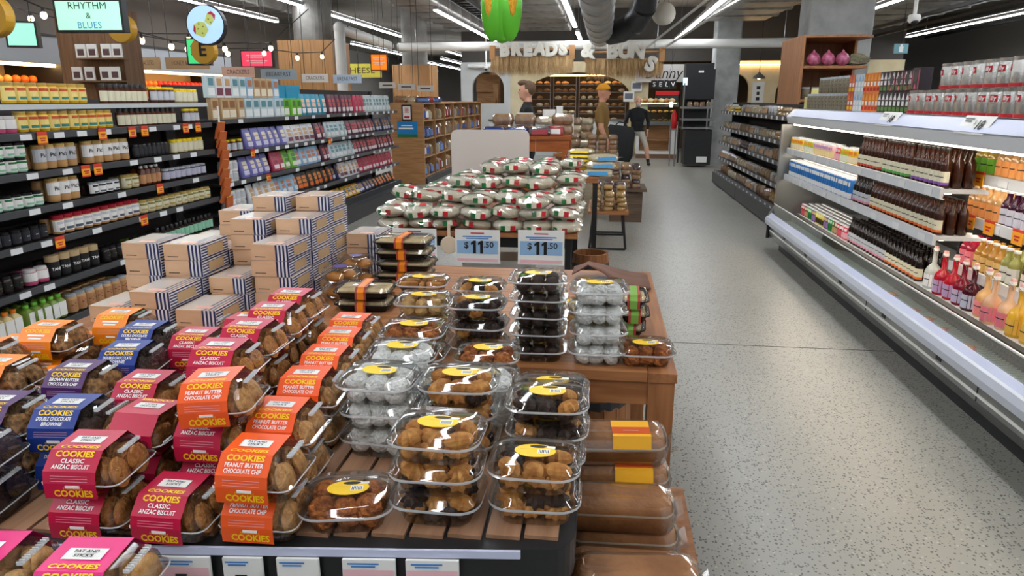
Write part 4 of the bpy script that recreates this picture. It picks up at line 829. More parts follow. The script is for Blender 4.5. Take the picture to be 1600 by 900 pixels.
def tubs(kind, x, y, n, where, rz=0, pitch=.067):
    for k in range(n):
        tub(kind, x + rr.uniform(-.004, .004), y + rr.uniform(-.004, .004), TZ + .001 + k*pitch, rz + rr.uniform(-.06, .06), 'tub of %s %s%s' % (TUBN[kind], where, ', %s up' % ORD[k] if n > 1 else ''), pitch/.067*.995)
tubs('crunch', -.485, 1.21, 1, 'alone at the table front', R(14))
tubs('shells', -.305, 1.255, 3, 'at the table front, middle stack', 0)
tubs('shells', -.115, 1.285, 2, 'at the front right corner', .04)
tubs('darkshells', -.108, 1.47, 3, 'behind the front right corner', .02, .062)
tubs('sugar', -.505, 1.51, 3, 'in the front white stack'); tubs('sugar', -.505, 1.69, 3, 'in the second white stack')
tubs('shells', -.315, 1.52, 3, 'behind the middle front stack'); tubs('sugar', -.29, 1.70, 2, 'half hidden behind the shell tubs'); tubs('crunch', -.31, 1.885, 2, 'near the black table rear edge'); tubs('crunch', -.52, 1.87, 3, 'behind the white stacks')
tubs('darkshells', -.11, 1.66, 2, 'on the right edge behind the corner stacks')
tubs('popcorn', -.57, 2.18, 3, 'at the front of the teak table, left'); tubs('darkshells', -.385, 2.165, 3, 'on the teak table beside the dark stack'); tubs('balls', -.19, 2.18, 5, 'on the teak table', 0, .057); tubs('sugar', .0, 2.17, 4, 'on the teak table', .05, .066); tubs('crunch', .155, 2.175, 1, 'at the teak table corner', .08)
tubs('sticks', -.63, 2.42, 3, 'behind the pale knobbly stack'); tubs('darkshells', -.42, 2.38, 3, 'in the second teak table row'); tubs('popcorn', -.1, 2.62, 1, 'at the rear of the teak table'); tubs('sugar', -.2, 2.42, 3, 'behind the dark stack')
# ================================================================ black trays with printed bands
def tray(w, d, bandm, food):
    base = MB().rings([(w-.03, d-.03, .02, 0), (w-.006, d-.006, .025, .026), (w+.012, d+.012, .028, .027), (w+.012, d+.012, .028, .031)], 3, cap1=False).mesh('food_tray', M('black_tray', (16, 16, 18), .25))
    inner = MB().rings([(w-.03, d-.03, .02, .012), (w-.02, d-.02, .02, .033), (w-.04, d-.04, .02, .037)], 3).mesh('slice', food)
    lid = MB().rings([(w+.008, d+.008, .026, .031), (w-.01, d-.01, .02, .048), (w-.03, d-.03, .02, .05)], 3).mesh('lid', CLEAR, True)
    bd = MB(); pr = [(-d/2-.008, .004), (-d/2-.009, .034), (-d/2+.012, .0515), (d/2-.012, .0515), (d/2+.009, .034)]
    bd.add([(X, y, z) for X in (-.022, .022) for y, z in pr], [(i, 5+i, 6+i, i+1) for i in range(4)])
    bd.add([(X, y-.0006, z+.0006) for X in (-.013, .013) for y, z in pr], [(i, 5+i, 6+i, i+1) for i in range(4)], 1)
    return ('food_tray', base, [('slice', inner), ('lid', lid), ('paper_band', bd.mesh('paper_band', [C('band_rust', (170, 70, 60)), bandm]))])
SPON = M('sponge', (222, 200, 160), .8, noise=((30, 30, 30), (200, 172, 126)))
TR = tray(.22, .16, C('band_tangerine', (240, 140, 30)), SPON); TR2 = tray(.25, .17, C('band_tangerine'), SPON); TR3 = tray(.1, .15, C('band_leaf', (130, 180, 80)), SPON)
def trays(pr, x, y, n, where, rz=0):
    for k in range(n): put(pr, (x + rr.uniform(-.008, .008), y + rr.uniform(-.006, .006), TZ + .001 + k*.053), rz + rr.uniform(-.06, .06), 'black sponge tray with band %s, %s up' % (where, ORD[k]), 'tray', 'black sponge trays')
trays(TR, -.93, 2.66, 2, 'beside the striped boxes'); trays(TR2, -.90, 3.14, 4, 'at the back of the teak table'); trays(TR3, .125, 2.47, 3, 'at the right edge of the teak table'); trays(TR3, .02, 2.47, 2, 'behind the white sugared stack')
# round cake tubs near trays
def cake(): 
    b = MB().lathe([(.06, 0), (.085, .03), (.09, .034), (.075, .06), (.05, .066)], 16).mesh('bun_tub', CLEAR, True)
    return ('bun_tub', b, [('bun', MB().ell((-.03, 0, .025), (.036, .04, .022), 10, 6).mesh('bun', M('glazed_bun', (196, 130, 60), .4), True)), ('bun', MB().ell((.035, .01, .025), (.036, .04, .022), 10, 6).mesh('bun', M('glazed_bun'), True)), ('sticker', MB().lathe([(.03, .0665), (.03, .067)], 14).mesh('sticker', C('sticker_violet', (90, 80, 150))))])
CK = cake()
for i, (x, y, k) in enumerate(((-1.1, 3.02, 0), (-1.1, 3.02, 1), (-1.09, 2.80, 0), (-1.09, 2.80, 1))): put(CK, (x, y, TZ+.001+k*.068), .3*i, 'clear tub of glazed buns beside the boxes, %s one of the %s pair' % ('upper' if k else 'lower', 'rear' if i < 2 else 'front'), 'tub', 'bun tubs')
# ================================================================ striped kraft boxes
KR = M('kraft_card', (222, 184, 148), .7, noise=((8, 8, 30), (212, 172, 136))); BF = M('box_film', (226, 216, 206), .12, coat=.6)
bw, bd_, bh = .158, .21, .064
def kbox():
    bm = MB().box(-bw/2, bw/2, -bd_/2, bd_/2, 0, bh).mesh('biscuit_box', KR)
    st = MB(); x0 = bw*.16
    st.box(x0, bw/2+.0012, -bd_/2-.0012, -bd_/2, 0, bh, 0)
    for i in range(4): st.box(x0+i*.0155, x0+i*.0155+.0075, -bd_/2-.002, -bd_/2-.001, 0, bh, 1)
    st.box(bw/2, bw/2+.001, -bd_/2, bd_/2, 0, bh, 0)
    for i in range(6): st.box(bw/2+.0008, bw/2+.002, -bd_/2, bd_/2, .003+i*.011, .0085+i*.011, 1)
    win = MB().box(bw/2+.0018, bw/2+.003, -bd_*.28, bd_*.3, .012, .05).mesh('window_panel', M('kraft_window', (186, 156, 116), .5))
    top = MB().box(-bw/2+.004, bw/2-.004, -bd_/2+.004, bd_/2-.004, bh, bh+.0008, 0)
    for i in range(3): top.box(bw/2-.012-i*.018, bw/2-.005-i*.018, -bd_/2, bd_/2, bh+.0004, bh+.0012, 1)
    top.box(-.02, .045, -bd_/2+.02, -bd_/2+.05, bh+.0004, bh+.0014, 2)
    pr = MB()
    for i in range(9): pr.box(-bw*.40+i*.005, -bw*.40+i*.005+.0035, -bd_/2-.001, -bd_/2, .012, .0155)
    return ('biscuit_box', bm, [('striped_band', st.mesh('striped_band', [C('stripe_white', (232, 232, 236)), C('stripe_navy', (36, 44, 90))])), ('window_panel', win), ('box_top', top.mesh('box_top', [BF, C('stripe_navy'), C('top_blush', (226, 170, 150))])), ('printed_line', pr.mesh('printed_line', BLK))])
KB = kbox()
BX = [(-1.83, 2.44, 1), (-1.655, 2.43, 2), (-1.485, 2.44, 1), (-1.83, 2.665, 4), (-1.655, 2.66, 4), (-1.47, 2.665, 2), (-1.30, 2.70, 4), (-1.66, 2.885, 3), (-1.485, 2.89, 5), (-1.30, 2.925, 5), (-1.83, 2.89, 2), (-1.66, 3.11, 5), (-1.485, 3.115, 6), (-1.30, 3.15, 6), (-1.13, 3.31, 3), (-1.83, 3.12, 3)]
for q, (x, y, n) in enumerate(BX):
    for k in range(n):
        put(KB, (x + rr.uniform(-.006, .006), y + rr.uniform(-.003, .003), TZ + .0005 + k*.0662), rr.uniform(-.04, .04), 'navy-striped kraft box, %s in the stack %s' % (('lowest', 'second', 'third', 'fourth', 'fifth', 'sixth')[k],
            ('at the front left', 'second in the front row', 'third in the front row', 'at the left of the second row', 'second in the second row', 'low in the second row', 'at the right end of the second row', 'in the third row, left', 'in the third row, middle', 'in the third row, right', 'at the outer left, third row', 'in the rear row, left', 'in the rear row, middle', 'in the rear row, right', 'beside the bun tubs', 'in the rear row, outermost')[q]), 'box', 'striped kraft boxes')
# ================================================================ wrapped loaf cakes
CRATE = ob('wooden_crate', None, None, (.125, 1.62, 0)); tag(CRATE, 'low wooden crate under the wrapped loaf cakes', 'crate')
for x in (-.15, .15):
    for z in (.05, .19, .33): post('slat', MB().box(x-.01, x+.01, -.4, .4, z, z+.08), TLEG, CRATE)
for y in (-.4, .4):
    for z in (.05, .19, .33): post('slat', MB().box(-.14, .14, y-.01, y+.01, z, z+.08), TLEG, CRATE)
post('deck', MB().box(-.16, .16, -.41, .41, .42, .435), TLEG, CRATE)
for x in (-.13, .13):
    for y in (-.38, .38): post('post', MB().box(x-.012, x+.012, y-.012, y+.012, 0, .42), TLEG, CRATE)
LOAF = M('loaf_crust', (198, 136, 80), .6, noise=((14, 14, 14), (164, 104, 56)), bump=(60, .3))
def loaf():
    b = MB().rings([(.21, .075, .02, 0), (.225, .088, .025, .02), (.228, .092, .03, .05), (.215, .075, .03, .075), (.18, .045, .02, .086)], 4).mesh('loaf_cake', LOAF, True)
    pw = MB().rings([(.2275, .0905, .028, .05), (.231, .0945, .03, .0535), (.229, .093, .03, .058)], 4, cap0=False, cap1=False).mesh('paper_case', M('baking_paper', (222, 206, 180), .8))
    mb = MB().rings([(.22, .085, .02, -.001), (.236, .1, .03, .02), (.24, .104, .03, .052), (.225, .086, .03, .079), (.19, .055, .02, .09)], 5)
    q = random.Random(9); mb.v = [(x*(1+q.uniform(-.02, .02)), y*(1+q.uniform(-.04, .04)), z+q.uniform(-.002, .002)) for x, y, z in mb.v]
    mb.add([(.11, -.03, .03), (.11, .03, .03), (.138, .035, .045), (.14, .0, .03), (.138, -.035, .045), (.11, 0, .05)], [(0, 3, 5), (5, 3, 2), (5, 2, 1), (0, 4, 3)])
    lb = MB().box(-.01, .075, -.04, .02, .0905, .0915).box(-.01, .075, -.03, -.005, .0912, .0922, 1).text('~~~~~~', .01, (.032, -.018, .0925), (1,0,0), (0,1,0), 2)
    lb.add([(-.01, -.04, .0905), (.075, -.04, .0905), (.075, -.052, .06), (-.01, -.052, .06)], [(0, 3, 2, 1)], 0)
    return ('loaf_cake', b, [('paper_case', pw), ('film_wrap', mb.mesh('film_wrap', FILM)), ('product_label', lb.mesh('product_label', [C('label_gold', (246, 180, 40)), C('label_rust', (206, 84, 30)), WHT]))])
LF = loaf(); LFP = (LF[0], LF[1], LF[2][:2])
for i, (x, y, z, rz, rx, w) in enumerate(((.06, 1.28, .386, .06, 0, 'bottom front'), (.05, 1.29, .474, -.08, .0, 'second from the floor at the front'), (.06, 1.275, .562, .1, .03, 'third from the floor at the front'), (.055, 1.42, .386, 0, 0, 'hidden low behind the front pair'), (.045, 1.42, .475, .02, 0, 'third row, upper'), (.055, 1.56, .386, 0, 0, 'low in the middle'), (.045, 1.57, .474, .05, .05, 'middle, second layer'), (.03, 1.56, .562, .05, .12, 'middle, topmost with dark crust'),
        (.05, 1.71, .386, 0, 0, 'low at the rear'), (.04, 1.71, .474, .05, .05, 'rear, second layer'), (.03, 1.71, .562, .08, .12, 'rear, third layer'), (.02, 1.72, .655, .1, .15, 'rear, top of the pile beneath the table edge'))):
    put(LF if i in (10, 11) else LFP, (x+.035, y, z+.05), rz, ('film-wrapped loaf cake with yellow label, %s' if i in (10, 11) else 'film-wrapped plain loaf cake, %s') % w, 'cake', 'wrapped loaf cakes', rx=rx, sc=(1.15, 1.15, 1))
# ---- barrels and brown paper
def barrel(x, y, r, h, label):
    t = ob('wooden_barrel', None, None, (x, y, 0)); tag(t, label, 'barrel')
    for i in range(18):
        a = 2*math.pi*i/18; c = .5*2*math.pi*r/18*.96
        pr = [(r*.86, 0), (r*.97, h*.25), (r, h*.5), (r*.97, h*.75), (r*.9, h)]
        mb = MB(); vs = [(R_*math.cos(a)+s*c*R_/r*-math.sin(a), R_*math.sin(a)+s*c*R_/r*math.cos(a), z) for R0, z in pr for R_ in (R0, R0-.018) for s in (-1, 1)]
        f = []
        for j in range(4): 
            o = j*4; f += [(o, o+1, o+5, o+4), (o+2, o+6, o+7, o+3), (o, o+4, o+6, o+2), (o+1, o+3, o+7, o+5)]
        f += [(0, 2, 3, 1), (16, 17, 19, 18)]
        post('stave', mb.add(vs, f), TLEG, t)
    for z in (h*.18, h*.8): post('hoop', MB().lathe([(r*.97, z-.02), (r*.99, z), (r*.97, z+.02)], 24, cap=False), DKGREY, t)
barrel(-.07, 5.45, .15, .46, 'open wooden barrel on the floor by the bread table'); barrel(-.02, 2.75, .17, .55, 'small wooden barrel standing under the teak table')
mb = MB(); q = random.Random(2)
pts = [[(-.12 + i*.07, 3.05 + j*.06, .812 + .10*math.exp(-((i-1.2)**2)/2.2)*(1-.1*j) + q.uniform(-.006, .006)) for i in range(6)] for j in range(6)]
vs = [p for rw in pts for p in rw]; mb.add(vs, [(j*6+i, j*6+i+1, j*6+i+7, j*6+i+6) for j in range(5) for i in range(5)])
sh = ob('paper_sheet', mb.mesh('paper_sheet', M('brown_paper', (110, 74, 58), .8), True)); md = sh.modifiers.new('s', 'SOLIDIFY'); md.thickness = .004; tag(sh, 'crumpled sheet of brown paper on the teak table rear corner', 'paper')
# ================================================================ bread display table
BLEG = M('black_leg', (30, 30, 32), .5)
t = ob('bread_table', None, None, (-.83, 5.25, 0)); tag(t, 'wooden bread table piled with wrapped round flat breads', 'table')
for i in range(6): post('top_board', MB().box(-.68, .68, -.7+i*.233+.002, -.7+(i+1)*.233-.002, .735, .765), WOODX, t)
for x in (-.64, .6):
    for y in (-.66, .62): post('leg', MB().box(x, x+.04, y, y+.04, 0, .735), BLEG, t)
post('apron', MB().box(-.6, .6, -.65, -.63, .66, .735), BLEG, t); post('shelf', MB().box(-.6, .6, -.6, .6, .2, .22), BLEG, t)
tag(ob('under_table_box', MB().rings([(.5, .3, .02, 0), (.5, .3, .02, .3)], 2).mesh('box', WHITE), None, (-.72, 4.95, .2205)), 'white carton on the shelf under the bread table', 'box')
BR = M('flat_bread', (240, 232, 214), .5, noise=((9, 9, 9), (222, 206, 176)), coat=.3)
rb = random.Random(11)
def bread(flagside=True, yellow=False):
    b = MB().ell((0, 0, .04), (.108, .1, .042), 16, 8, wob=.05, rnd=rb).mesh('wrapped_bread', BR, True)
    w = MB().ell((0, 0, .041), (.117, .108, .046), 14, 7, wob=.14, rnd=rb).mesh('film_wrap', FILM)
    fl = MB()
    def patch(a0, a1, m):
        vs = []
        for i in range(4):
            a = -math.pi/2 + a0 + (a1-a0)*i/3
            for z in (.022, .056):
                k = math.sqrt(max(0, 1-((z-.04)/.046)**2))*1.03; vs.append((.117*k*math.cos(a), .108*k*math.sin(a), z))
        fl.add(vs, [(2*i, 2*i+2, 2*i+3, 2*i+1) for i in range(3)], m)
    patch(-.5, -.22, 0); patch(-.2, .08, 1); patch(.1, .4, 2)
    tp = MB()
    for x0, x1, m in ((-.055, -.02, 0), (-.018, .016, 1), (.018, .06, 2)):
        vs = [(x, y, .041+.047*math.sqrt(max(0, 1-(x/.12)**2-(y/.11)**2))+.001) for x in (x0, x1) for y in (-.03, .0, .03)]
        tp.add(vs, [(0, 3, 4, 1), (1, 4, 5, 2)], m)
    return ('wrapped_bread', b, [('film_wrap', w), ('printed_flag', fl.mesh('printed_flag', [GRN, C('flag_cream', (240, 234, 214)), RED])), ('top_print', tp.mesh('top_print', [GRN, C('flag_cream'), RED]))])
BRP = [bread() for _ in range(4)]
NB = [[2, 2, 2, 3, 2, 3, 2], [2, 3, 3, 3, 3, 3, 3], [3, 3, 4, 4, 4, 4, 3], [1, 3, 4, 5, 5, 5, 4], [1, 2, 4, 5, 5, 5, 4], [1, 2, 3, 5, 5, 5, 5]]
for r, rw in enumerate(NB):
    for i, n in enumerate(rw):
        for k in range(n):
            if r and k < NB[r-1][i]-1 and 0 < i < 6: continue
            put(rb.choice(BRP), (-1.42 + i*.197 + rb.uniform(-.02, .02), 4.66 + r*.215 + rb.uniform(-.02, .02), .766 + k*.078), rb.uniform(-.6, .6), 'wrapped round flat bread with flag print, %s, layer %s from the table' % (('front row', 'second row', 'third row', 'fourth row', 'fifth row', 'rear row')[r], ('one', 'two', 'three', 'four', 'five')[k]),
                'bread', 'wrapped breads %s layer %s' % (('front row', 'second row', 'third row', 'fourth row', 'fifth row', 'rear row')[r], ('one', 'two', 'three', 'four', 'five')[k]), rx=rb.uniform(-.16, .16), ry=rb.uniform(-.12, .12))
FB = pouch('flour_bag', .15, .12, .09, C('bag_cream', (226, 224, 210)), YLID, C('bag_blue', (90, 140, 190)))
tag(ob('ticket_holder', MB().lathe([(.055, 0), (.06, .004), (.055, .008)], 16).rot(Matrix.Rotation(R(90), 4, 'X')).box(-.01, .01, -.004, .0, .03, .14).mesh('tag', [C('tag_cream', (226, 206, 180))]), None, (-1.0, 4.535, .68)), 'round cream hanging tag beside the middle price sign', 'tag')
def price_sign(x0, x1, z0, z1, y, label, price=('11', '50')):
    w = x1-x0; h = z1-z0; t = ob('price_sign', MB().box(-w/2, w/2, 0, .004, 0, h).mesh('price_sign', PAPER), None, ((x0+x1)/2, y, z0)); tag(t, label, 'sign')
    post('blue_panel', MB().box(-w/2+.012, w/2-.012, -.0012, 0, h*.28, h*.68), LBLU, t); post('pink_strip', MB().box(-w/2+.012, w/2-.012, -.0012, 0, h*.05, h*.14), PINK, t)
    pt = MB()
    if price[0] == '11':
        for x in (-.03, .018): pt.prism([(x, h*.48-.042), (x+.02, h*.48-.042), (x+.02, h*.48+.045), (x+.006, h*.48+.045), (x-.014, h*.48+.03), (x-.014, h*.48+.014), (x, h*.48+.022)], -.003, -.0015, 0, 'y')
    else: pt.text(price[0], .12, (-.005, -.002, h*.48), m=0, bold=.018)
    post('price_text', pt.text('$', .06, (-.075, -.002, h*.53), m=0, bold=.02).text('.'+price[1], .055, (.075, -.002, h*.55), m=0, bold=.02), BLK, t)
    post('header_text', MB().lines(1, w*.3, .014, (0, -.002, h*.9), m=0).lines(2, w*.66, .026, (0, -.002, h*.77), m=1), [RED, BLU], t)
price_sign(-.955, -.655, .565, .79, 4.515, '$11.50 price sign hanging in the middle of the bread table'); price_sign(-.535, -.23, .565, .795, 4.515, '$11.50 price sign at the right end of the bread table'); price_sign(-1.38, -1.08, .60, .79, 4.51, 'price sign half hidden behind the black trays')
t = ob('display_board', MB().rings([(.67, .46, .05, -.012), (.67, .46, .05, .012)], 5).rot(Matrix.Rotation(R(90), 4, 'X')).mesh('display_board', M('pale_board', (206, 198, 190), .6)), None, (-.955, 6.03, 1.14)); tag(t, 'blank pale grey board with rounded corners behind the breads', 'board')
for x in (-.25, .25): post('post', MB().tube((x, .02, -1.14), (x, .02, .1), .012, 8), BLEG, t)
# ---------------------------------------------------------------- small tables, benches
def bag_of(name, w, d, h, bodym, filmc=None, panel=None):
    b = MB().rings([(w*.9, d*.85, d*.3, 0), (w, d, d*.35, h*.35), (w*.96, d*.92, d*.35, h*.75), (w*.8, d*.6, d*.25, h)], 3).mesh(name, bodym, True)
    fm = MB().rings([(w*.94, d*.9, d*.3, -.001), (w*1.05, d*1.06, d*.35, h*.35), (w*1.02, d, d*.35, h*.78), (w*.84, d*.66, d*.25, h*1.05)], 3)
    q = random.Random(4); fm.v = [(x*(1+q.uniform(-.03, .03)), y*(1+q.uniform(-.03, .03)), z) for x, y, z in fm.v]
    fm.add([(w*.48, -d*.2, h*.4), (w*.48, d*.2, h*.4), (w*.72, d*.3, h*.5), (w*.72, -d*.3, h*.55)], [(0, 3, 2, 1)])
    parts = [('film_wrap', fm.mesh('film_wrap', FILM))]
    if panel: parts.append(('printed_panel', MB().add([(-w*.35, -d*.54, h*.2), (w*.35, -d*.54, h*.2), (w*.33, -d*.5, h*.75), (-w*.33, -d*.5, h*.75)], [(0, 1, 2, 3)]).mesh('printed_panel', panel)))
    return (name, b, parts)
BREADM = M('bread_crust', (196, 150, 98), .7, noise=((12, 12, 12), (160, 110, 62))); PALEB = M('pale_bun', (224, 206, 170), .7)
BG = {'flat': bag_of('flatbread_pack', .24, .2, .035, M('flatbread', (230, 210, 164), .6), panel=YLID), 'blue': bag_of('bread_bag', .26, .12, .11, BREADM, panel=C('bag_blue2', (40, 80, 170))), 'navy': bag_of('bread_bag', .27, .13, .1, C('navy_film', (40, 66, 150), .25), panel=C('bag_pale', (90, 130, 200))),
      'plum': bag_of('bread_bag', .27, .13, .1, C('plum_film', (90, 34, 56), .25), panel=C('bag_rose', (170, 60, 70))), 'loaf': bag_of('bread_bag', .25, .13, .12, BREADM), 'red': bag_of('bread_bag', .2, .12, .11, C('red_film', (206, 40, 50), .25), panel=WHT), 'bun': bag_of('bun_bag', .2, .14, .09, PALEB), 'roll': bag_of('roll_bag', .18, .14, .1, M('bread_roll', (176, 140, 98), .7)),
      'white': bag_of('bun_bag', .2, .14, .1, C('painted_shine_pack', (222, 222, 224), .3), panel=M('pack_tan', (190, 150, 110), .5)), 'cookie': bag_of('biscuit_pack', .1, .12, .045, M('finger_biscuit', (214, 168, 92), .7)), 'purple': bag_of('biscuit_pack', .1, .1, .05, C('purple_pack', (84, 54, 66))), 'brown': bag_of('cake_pack', .12, .1, .06, BREADM), 'sky': bag_of('flatbread_pack', .26, .2, .06, PALEB, panel=C('bag_sky', (60, 150, 206)))}  # 'white' type: highlights of the plastic film put into the pack colour
t = ob('side_table', None, None, (-.17, 6.65, 0)); tag(t, 'narrow wooden side table right of the bread pile', 'table')
post('top_board', MB().box(-.14, .14, -.4, .4, .91, .955), WOODX, t)
for x in (-.12, .09):
    for y in (-.38, .34): post('leg', MB().box(x, x+.04, y, y+.04, 0, .91), BLEG, t)
for k in range(6): put(BG['flat'], (-.2 + rb.uniform(-.02, .02), 6.62 + rb.uniform(-.03, .03), .957+k*.037), rb.uniform(-.3, .3), 'pale flatbread pack in the pile on the narrow side table', 'bread', 'flatbread packs on the side table')
for k in range(3): put(BG['sky'], (-.04 + .02*k, 6.42 + .05*k, .957+k*.062), .2*k, 'blue-trimmed flatbread pack on the narrow side table, %s' % ('lowest', 'middle', 'topmost')[k], 'bread', 'blue-trimmed flatbread packs')
put(BG['red'], (-.26, 6.98, 1.0), .4, 'red and white bread bag at the back of the side table', 'bread')
t = ob('bench', None, None, (.08, 8.2, 0)); tag(t, 'low bench with wood top and black metal frame legs', 'bench')
for i in range(3): post('seat_board', MB().box(-.22, .22, -.48+i*.32+.002, -.48+(i+1)*.32-.002, .40, .435), WOODX, t)
for y in (-.44, .44):
    f = post('leg_frame', MB().path([(-.16, y, .4), (-.2, y, .012), (.2, y, .012), (.16, y, .4)], .014, 6), BLEG, t)
post('stretcher', MB().tube((-.18, -.44, .2), (.18, -.44, .2), .012, 6), BLEG, t)
for x in range(3):
    for y in range(4):
        for k in range(5 if y > 0 else 4): put(BG['cookie' if y < 2 else 'purple'], (-.06 + x*.14 + rb.uniform(-.01, .01), 7.8 + y*.19, .437+k*.053), rb.uniform(-.1, .1), ('golden finger biscuit pack stacked on the front of the bench' if y < 2 else 'purple biscuit pack stacked on the back of the bench'), 'biscuits', 'golden biscuit packs' if y < 2 else 'purple biscuit packs')
t = ob('box_table', None, None, (.32, 9.9, 0)); tag(t, 'dark wood box table beyond the bench', 'table')
DW = M('dark_wood', (104, 84, 66), .6, noise=((3, 30, 30), (80, 62, 48)))
post('top_board', MB().box(-.25, .28, -.3, .4, .42, .455), DW, t); post('side_panel', MB().box(-.2, -.17, -.25, .35, 0, .42), DW, t); post('side_panel', MB().box(.2, .23, -.25, .35, 0, .42), DW, t); post('front_panel', MB().box(-.17, .2, -.25, -.22, 0, .42), DW, t)
for x in range(3):
    for y in range(3):
        for k in range(5): put(BG['purple' if (x+k) % 3 == 0 else 'brown'], (.18 + x*.14, 9.72 + y*.2, .457+k*.062), rb.uniform(-.2, .2), 'small wrapped cake pack stacked on the dark box table', 'cake', 'cake packs on the box table')
t = ob('display_plinth', None, None, (.0, 10.5, 0)); tag(t, 'pale wood plinth behind the dark box table', 'plinth')
post('body', MB().box(-.25, .2, -.25, .25, 0, .84), M('pale_wood', (176, 164, 140), .6, noise=((3, 3, 30), (156, 142, 118))), t); post('top', MB().box(-.27, .22, -.27, .27, .84, .87), M('pale_wood'), t)
for x in range(3):
    for y in range(2):
        for k in range(4): put(BG['brown'], (-.16 + x*.15, 10.36 + y*.22, .872+k*.064), rb.uniform(-.2, .2), 'brown cake pack stacked on the pale plinth', 'cake', 'cake packs on the plinth')
t = ob('roll_table', None, None, (-.38, 11.0, 0)); tag(t, 'wooden table carrying a pile of bagged rolls', 'table')
post('top_board', MB().box(-.35, .12, -.4, .5, .8, .84), WOODX, t)
for x in (-.32, .05):
    for y in (-.36, .44): post('leg', MB().box(x, x+.05, y, y+.05, 0, .8), TLEG, t)
for y in range(4):
    for x in range(3):
        for k in range(2+y): 
            if k < y-1: continue
            put(BG['roll' if (x+y+k) % 3 else 'bun'], (-.6 + x*.17 + rb.uniform(-.02, .02), 10.75 + y*.2, .842+k*.1), rb.uniform(-.5, .5), 'clear bag of bread rolls piled on the roll table', 'bread', 'bags of rolls')
# ---------------------------------------------------------------- orange counter with bread bags
t = ob('pine_counter', None, None, (-.9, 8.75, 0)); tag(t, 'orange pine counter loaded with bagged bread', 'counter')
post('top_board', MB().box(-.55, .52, -.3, .3, 1.16, 1.2), PINE, t); post('apron', MB().box(-.5, .1, -.27, -.245, 1.02, 1.16), PINE, t); post('apron', MB().box(.105, .47, -.27, -.245, 1.02, 1.16), PINE, t)
for x in (-.52, .42):
    for y in (-.28, .2): post('leg', MB().box(x, x+.08, y, y+.08, 0, 1.16), PINE, t)
post('shelf', MB().box(-.5, .48, -.24, .26, .55, .58), PINE, t)
for i in range(3): put(BG['brown'], (-.75+i*.2, 8.6, .582), 0, 'dark cake pack on the lower shelf of the pine counter', 'cake', 'cake packs under the pine counter')
for i, (kd, x, y, k, lab) in enumerate((('navy', -1.3, 8.56, 0, 'navy bread bag at the left end of the pine counter'), ('navy', -1.03, 8.56, 0, 'navy bread bag in the middle of the pine counter'), ('plum', -.76, 8.55, 0, 'plum bread bag on the pine counter'), ('red', -.57, 8.6, 0, 'red bread bag on the pine counter'), ('loaf', -.5, 8.78, 0, 'clear loaf bag at the right end of the pine counter'),
        ('loaf', -1.22, 8.74, 0, 'clear loaf bag behind the left navy bag'), ('loaf', -1.22, 8.74, 1, 'clear loaf bag on top of another, left'), ('blue', -.95, 8.74, 0, 'loaf bag with blue panel behind the middle'), ('loaf', -.95, 8.74, 1, 'clear loaf bag stacked in the middle'), ('bun', -.72, 8.76, 0, 'clear bag of pale buns on the pine counter'), ('bun', -.72, 8.76, 1, 'upper clear bag of pale buns on the pine counter'), ('loaf', -.5, 8.78, 1, 'upper clear loaf bag at the right end'))):
    put(BG[kd], (x, y, 1.202+k*.125), rb.uniform(-.15, .15), lab, 'bread', 'bagged bread on the pine counter')
for i, (x, w, h) in enumerate(((-.98, .2, .26), (-.68, .16, .3), (-.55, .08, .34), (-.45, .16, .24))):
    tag(ob('counter_card', MB().box(-w/2, w/2, -.004, .004, 0, h).box(-w*.35, w*.35, -.006, -.004, h*.15, h*.55, 1).mesh('card', [PAPER, M('card_grey', (160, 164, 168), .6)]), None, (x, 9.0, 1.2)), 'white upright card at the back of the pine counter, %s from its left end' % ('first', 'second', 'third', 'fourth')[i], 'card')
# ---------------------------------------------------------------- pigeonhole cabinet at the end of the left aisle
t = ob('pigeonhole_cabinet', None, None, (-3.75, 13.6, 0)); tag(t, 'oak cabinet with pigeonholes facing the aisle and notices on its end', 'cabinet')
for i in range(5): post('end_board', MB().box(-.35, .3, 0, .03, .31*i+.002, .31*(i+1)-.002), WOOD, t)
post('top_board', MB().box(-.35, .3, .03, 6.6, 1.53, 1.56), WOOD, t); post('back_panel', MB().box(-.35, -.32, .03, 6.6, 0, 1.53), WOOD, t)
for i in range(8): post('divider', MB().box(-.32, .3, .03+i*.935, .055+i*.935, .12, 1.53), WOODV, t)
for z in (.12, .5, .85, 1.2): post('shelf', MB().box(-.32, .28, .03, 6.6, z, z+.025), WOODV, t)
post('kick_panel', MB().box(-.3, .34, .03, 6.6, 0, .11), DKGREY, t)
kinds = ['loaf', 'bun', 'navy', 'roll', 'blue', 'red']; NM = {'loaf': 'clear loaf bag', 'bun': 'pale bun bag', 'navy': 'navy bread bag', 'roll': 'roll bag', 'blue': 'blue-panelled loaf bag', 'red': 'red bread bag'}
for c_ in range(7):
    for r_, z in enumerate((.146, .526, .876, 1.226)):
        for q in range(3):
            kd = rb.choice(kinds); put(BG[kd], (-3.58, 13.82 + c_*.935 + q*.27, z), R(90) + rb.uniform(-.2, .2), '%s in pigeonhole column %s, %s row' % (NM[kd], ('one', 'two', 'three', 'four', 'five', 'six', 'seven')[c_], ('lowest', 'second', 'third', 'top')[r_]), 'bread', '%ss in the cabinet column %d' % (NM[kd], c_+1), sc=(1, 1.5, 2.1))
for i in range(9): put(BG[kinds[i % 6]], (-3.95 + (i % 3)*.22, 13.85 + (i//3)*.5, 1.562), rb.uniform(-.5, .5), '%s lying on top of the oak cabinet' % NM[kinds[i % 6]], 'bread', 'bread on the cabinet top')
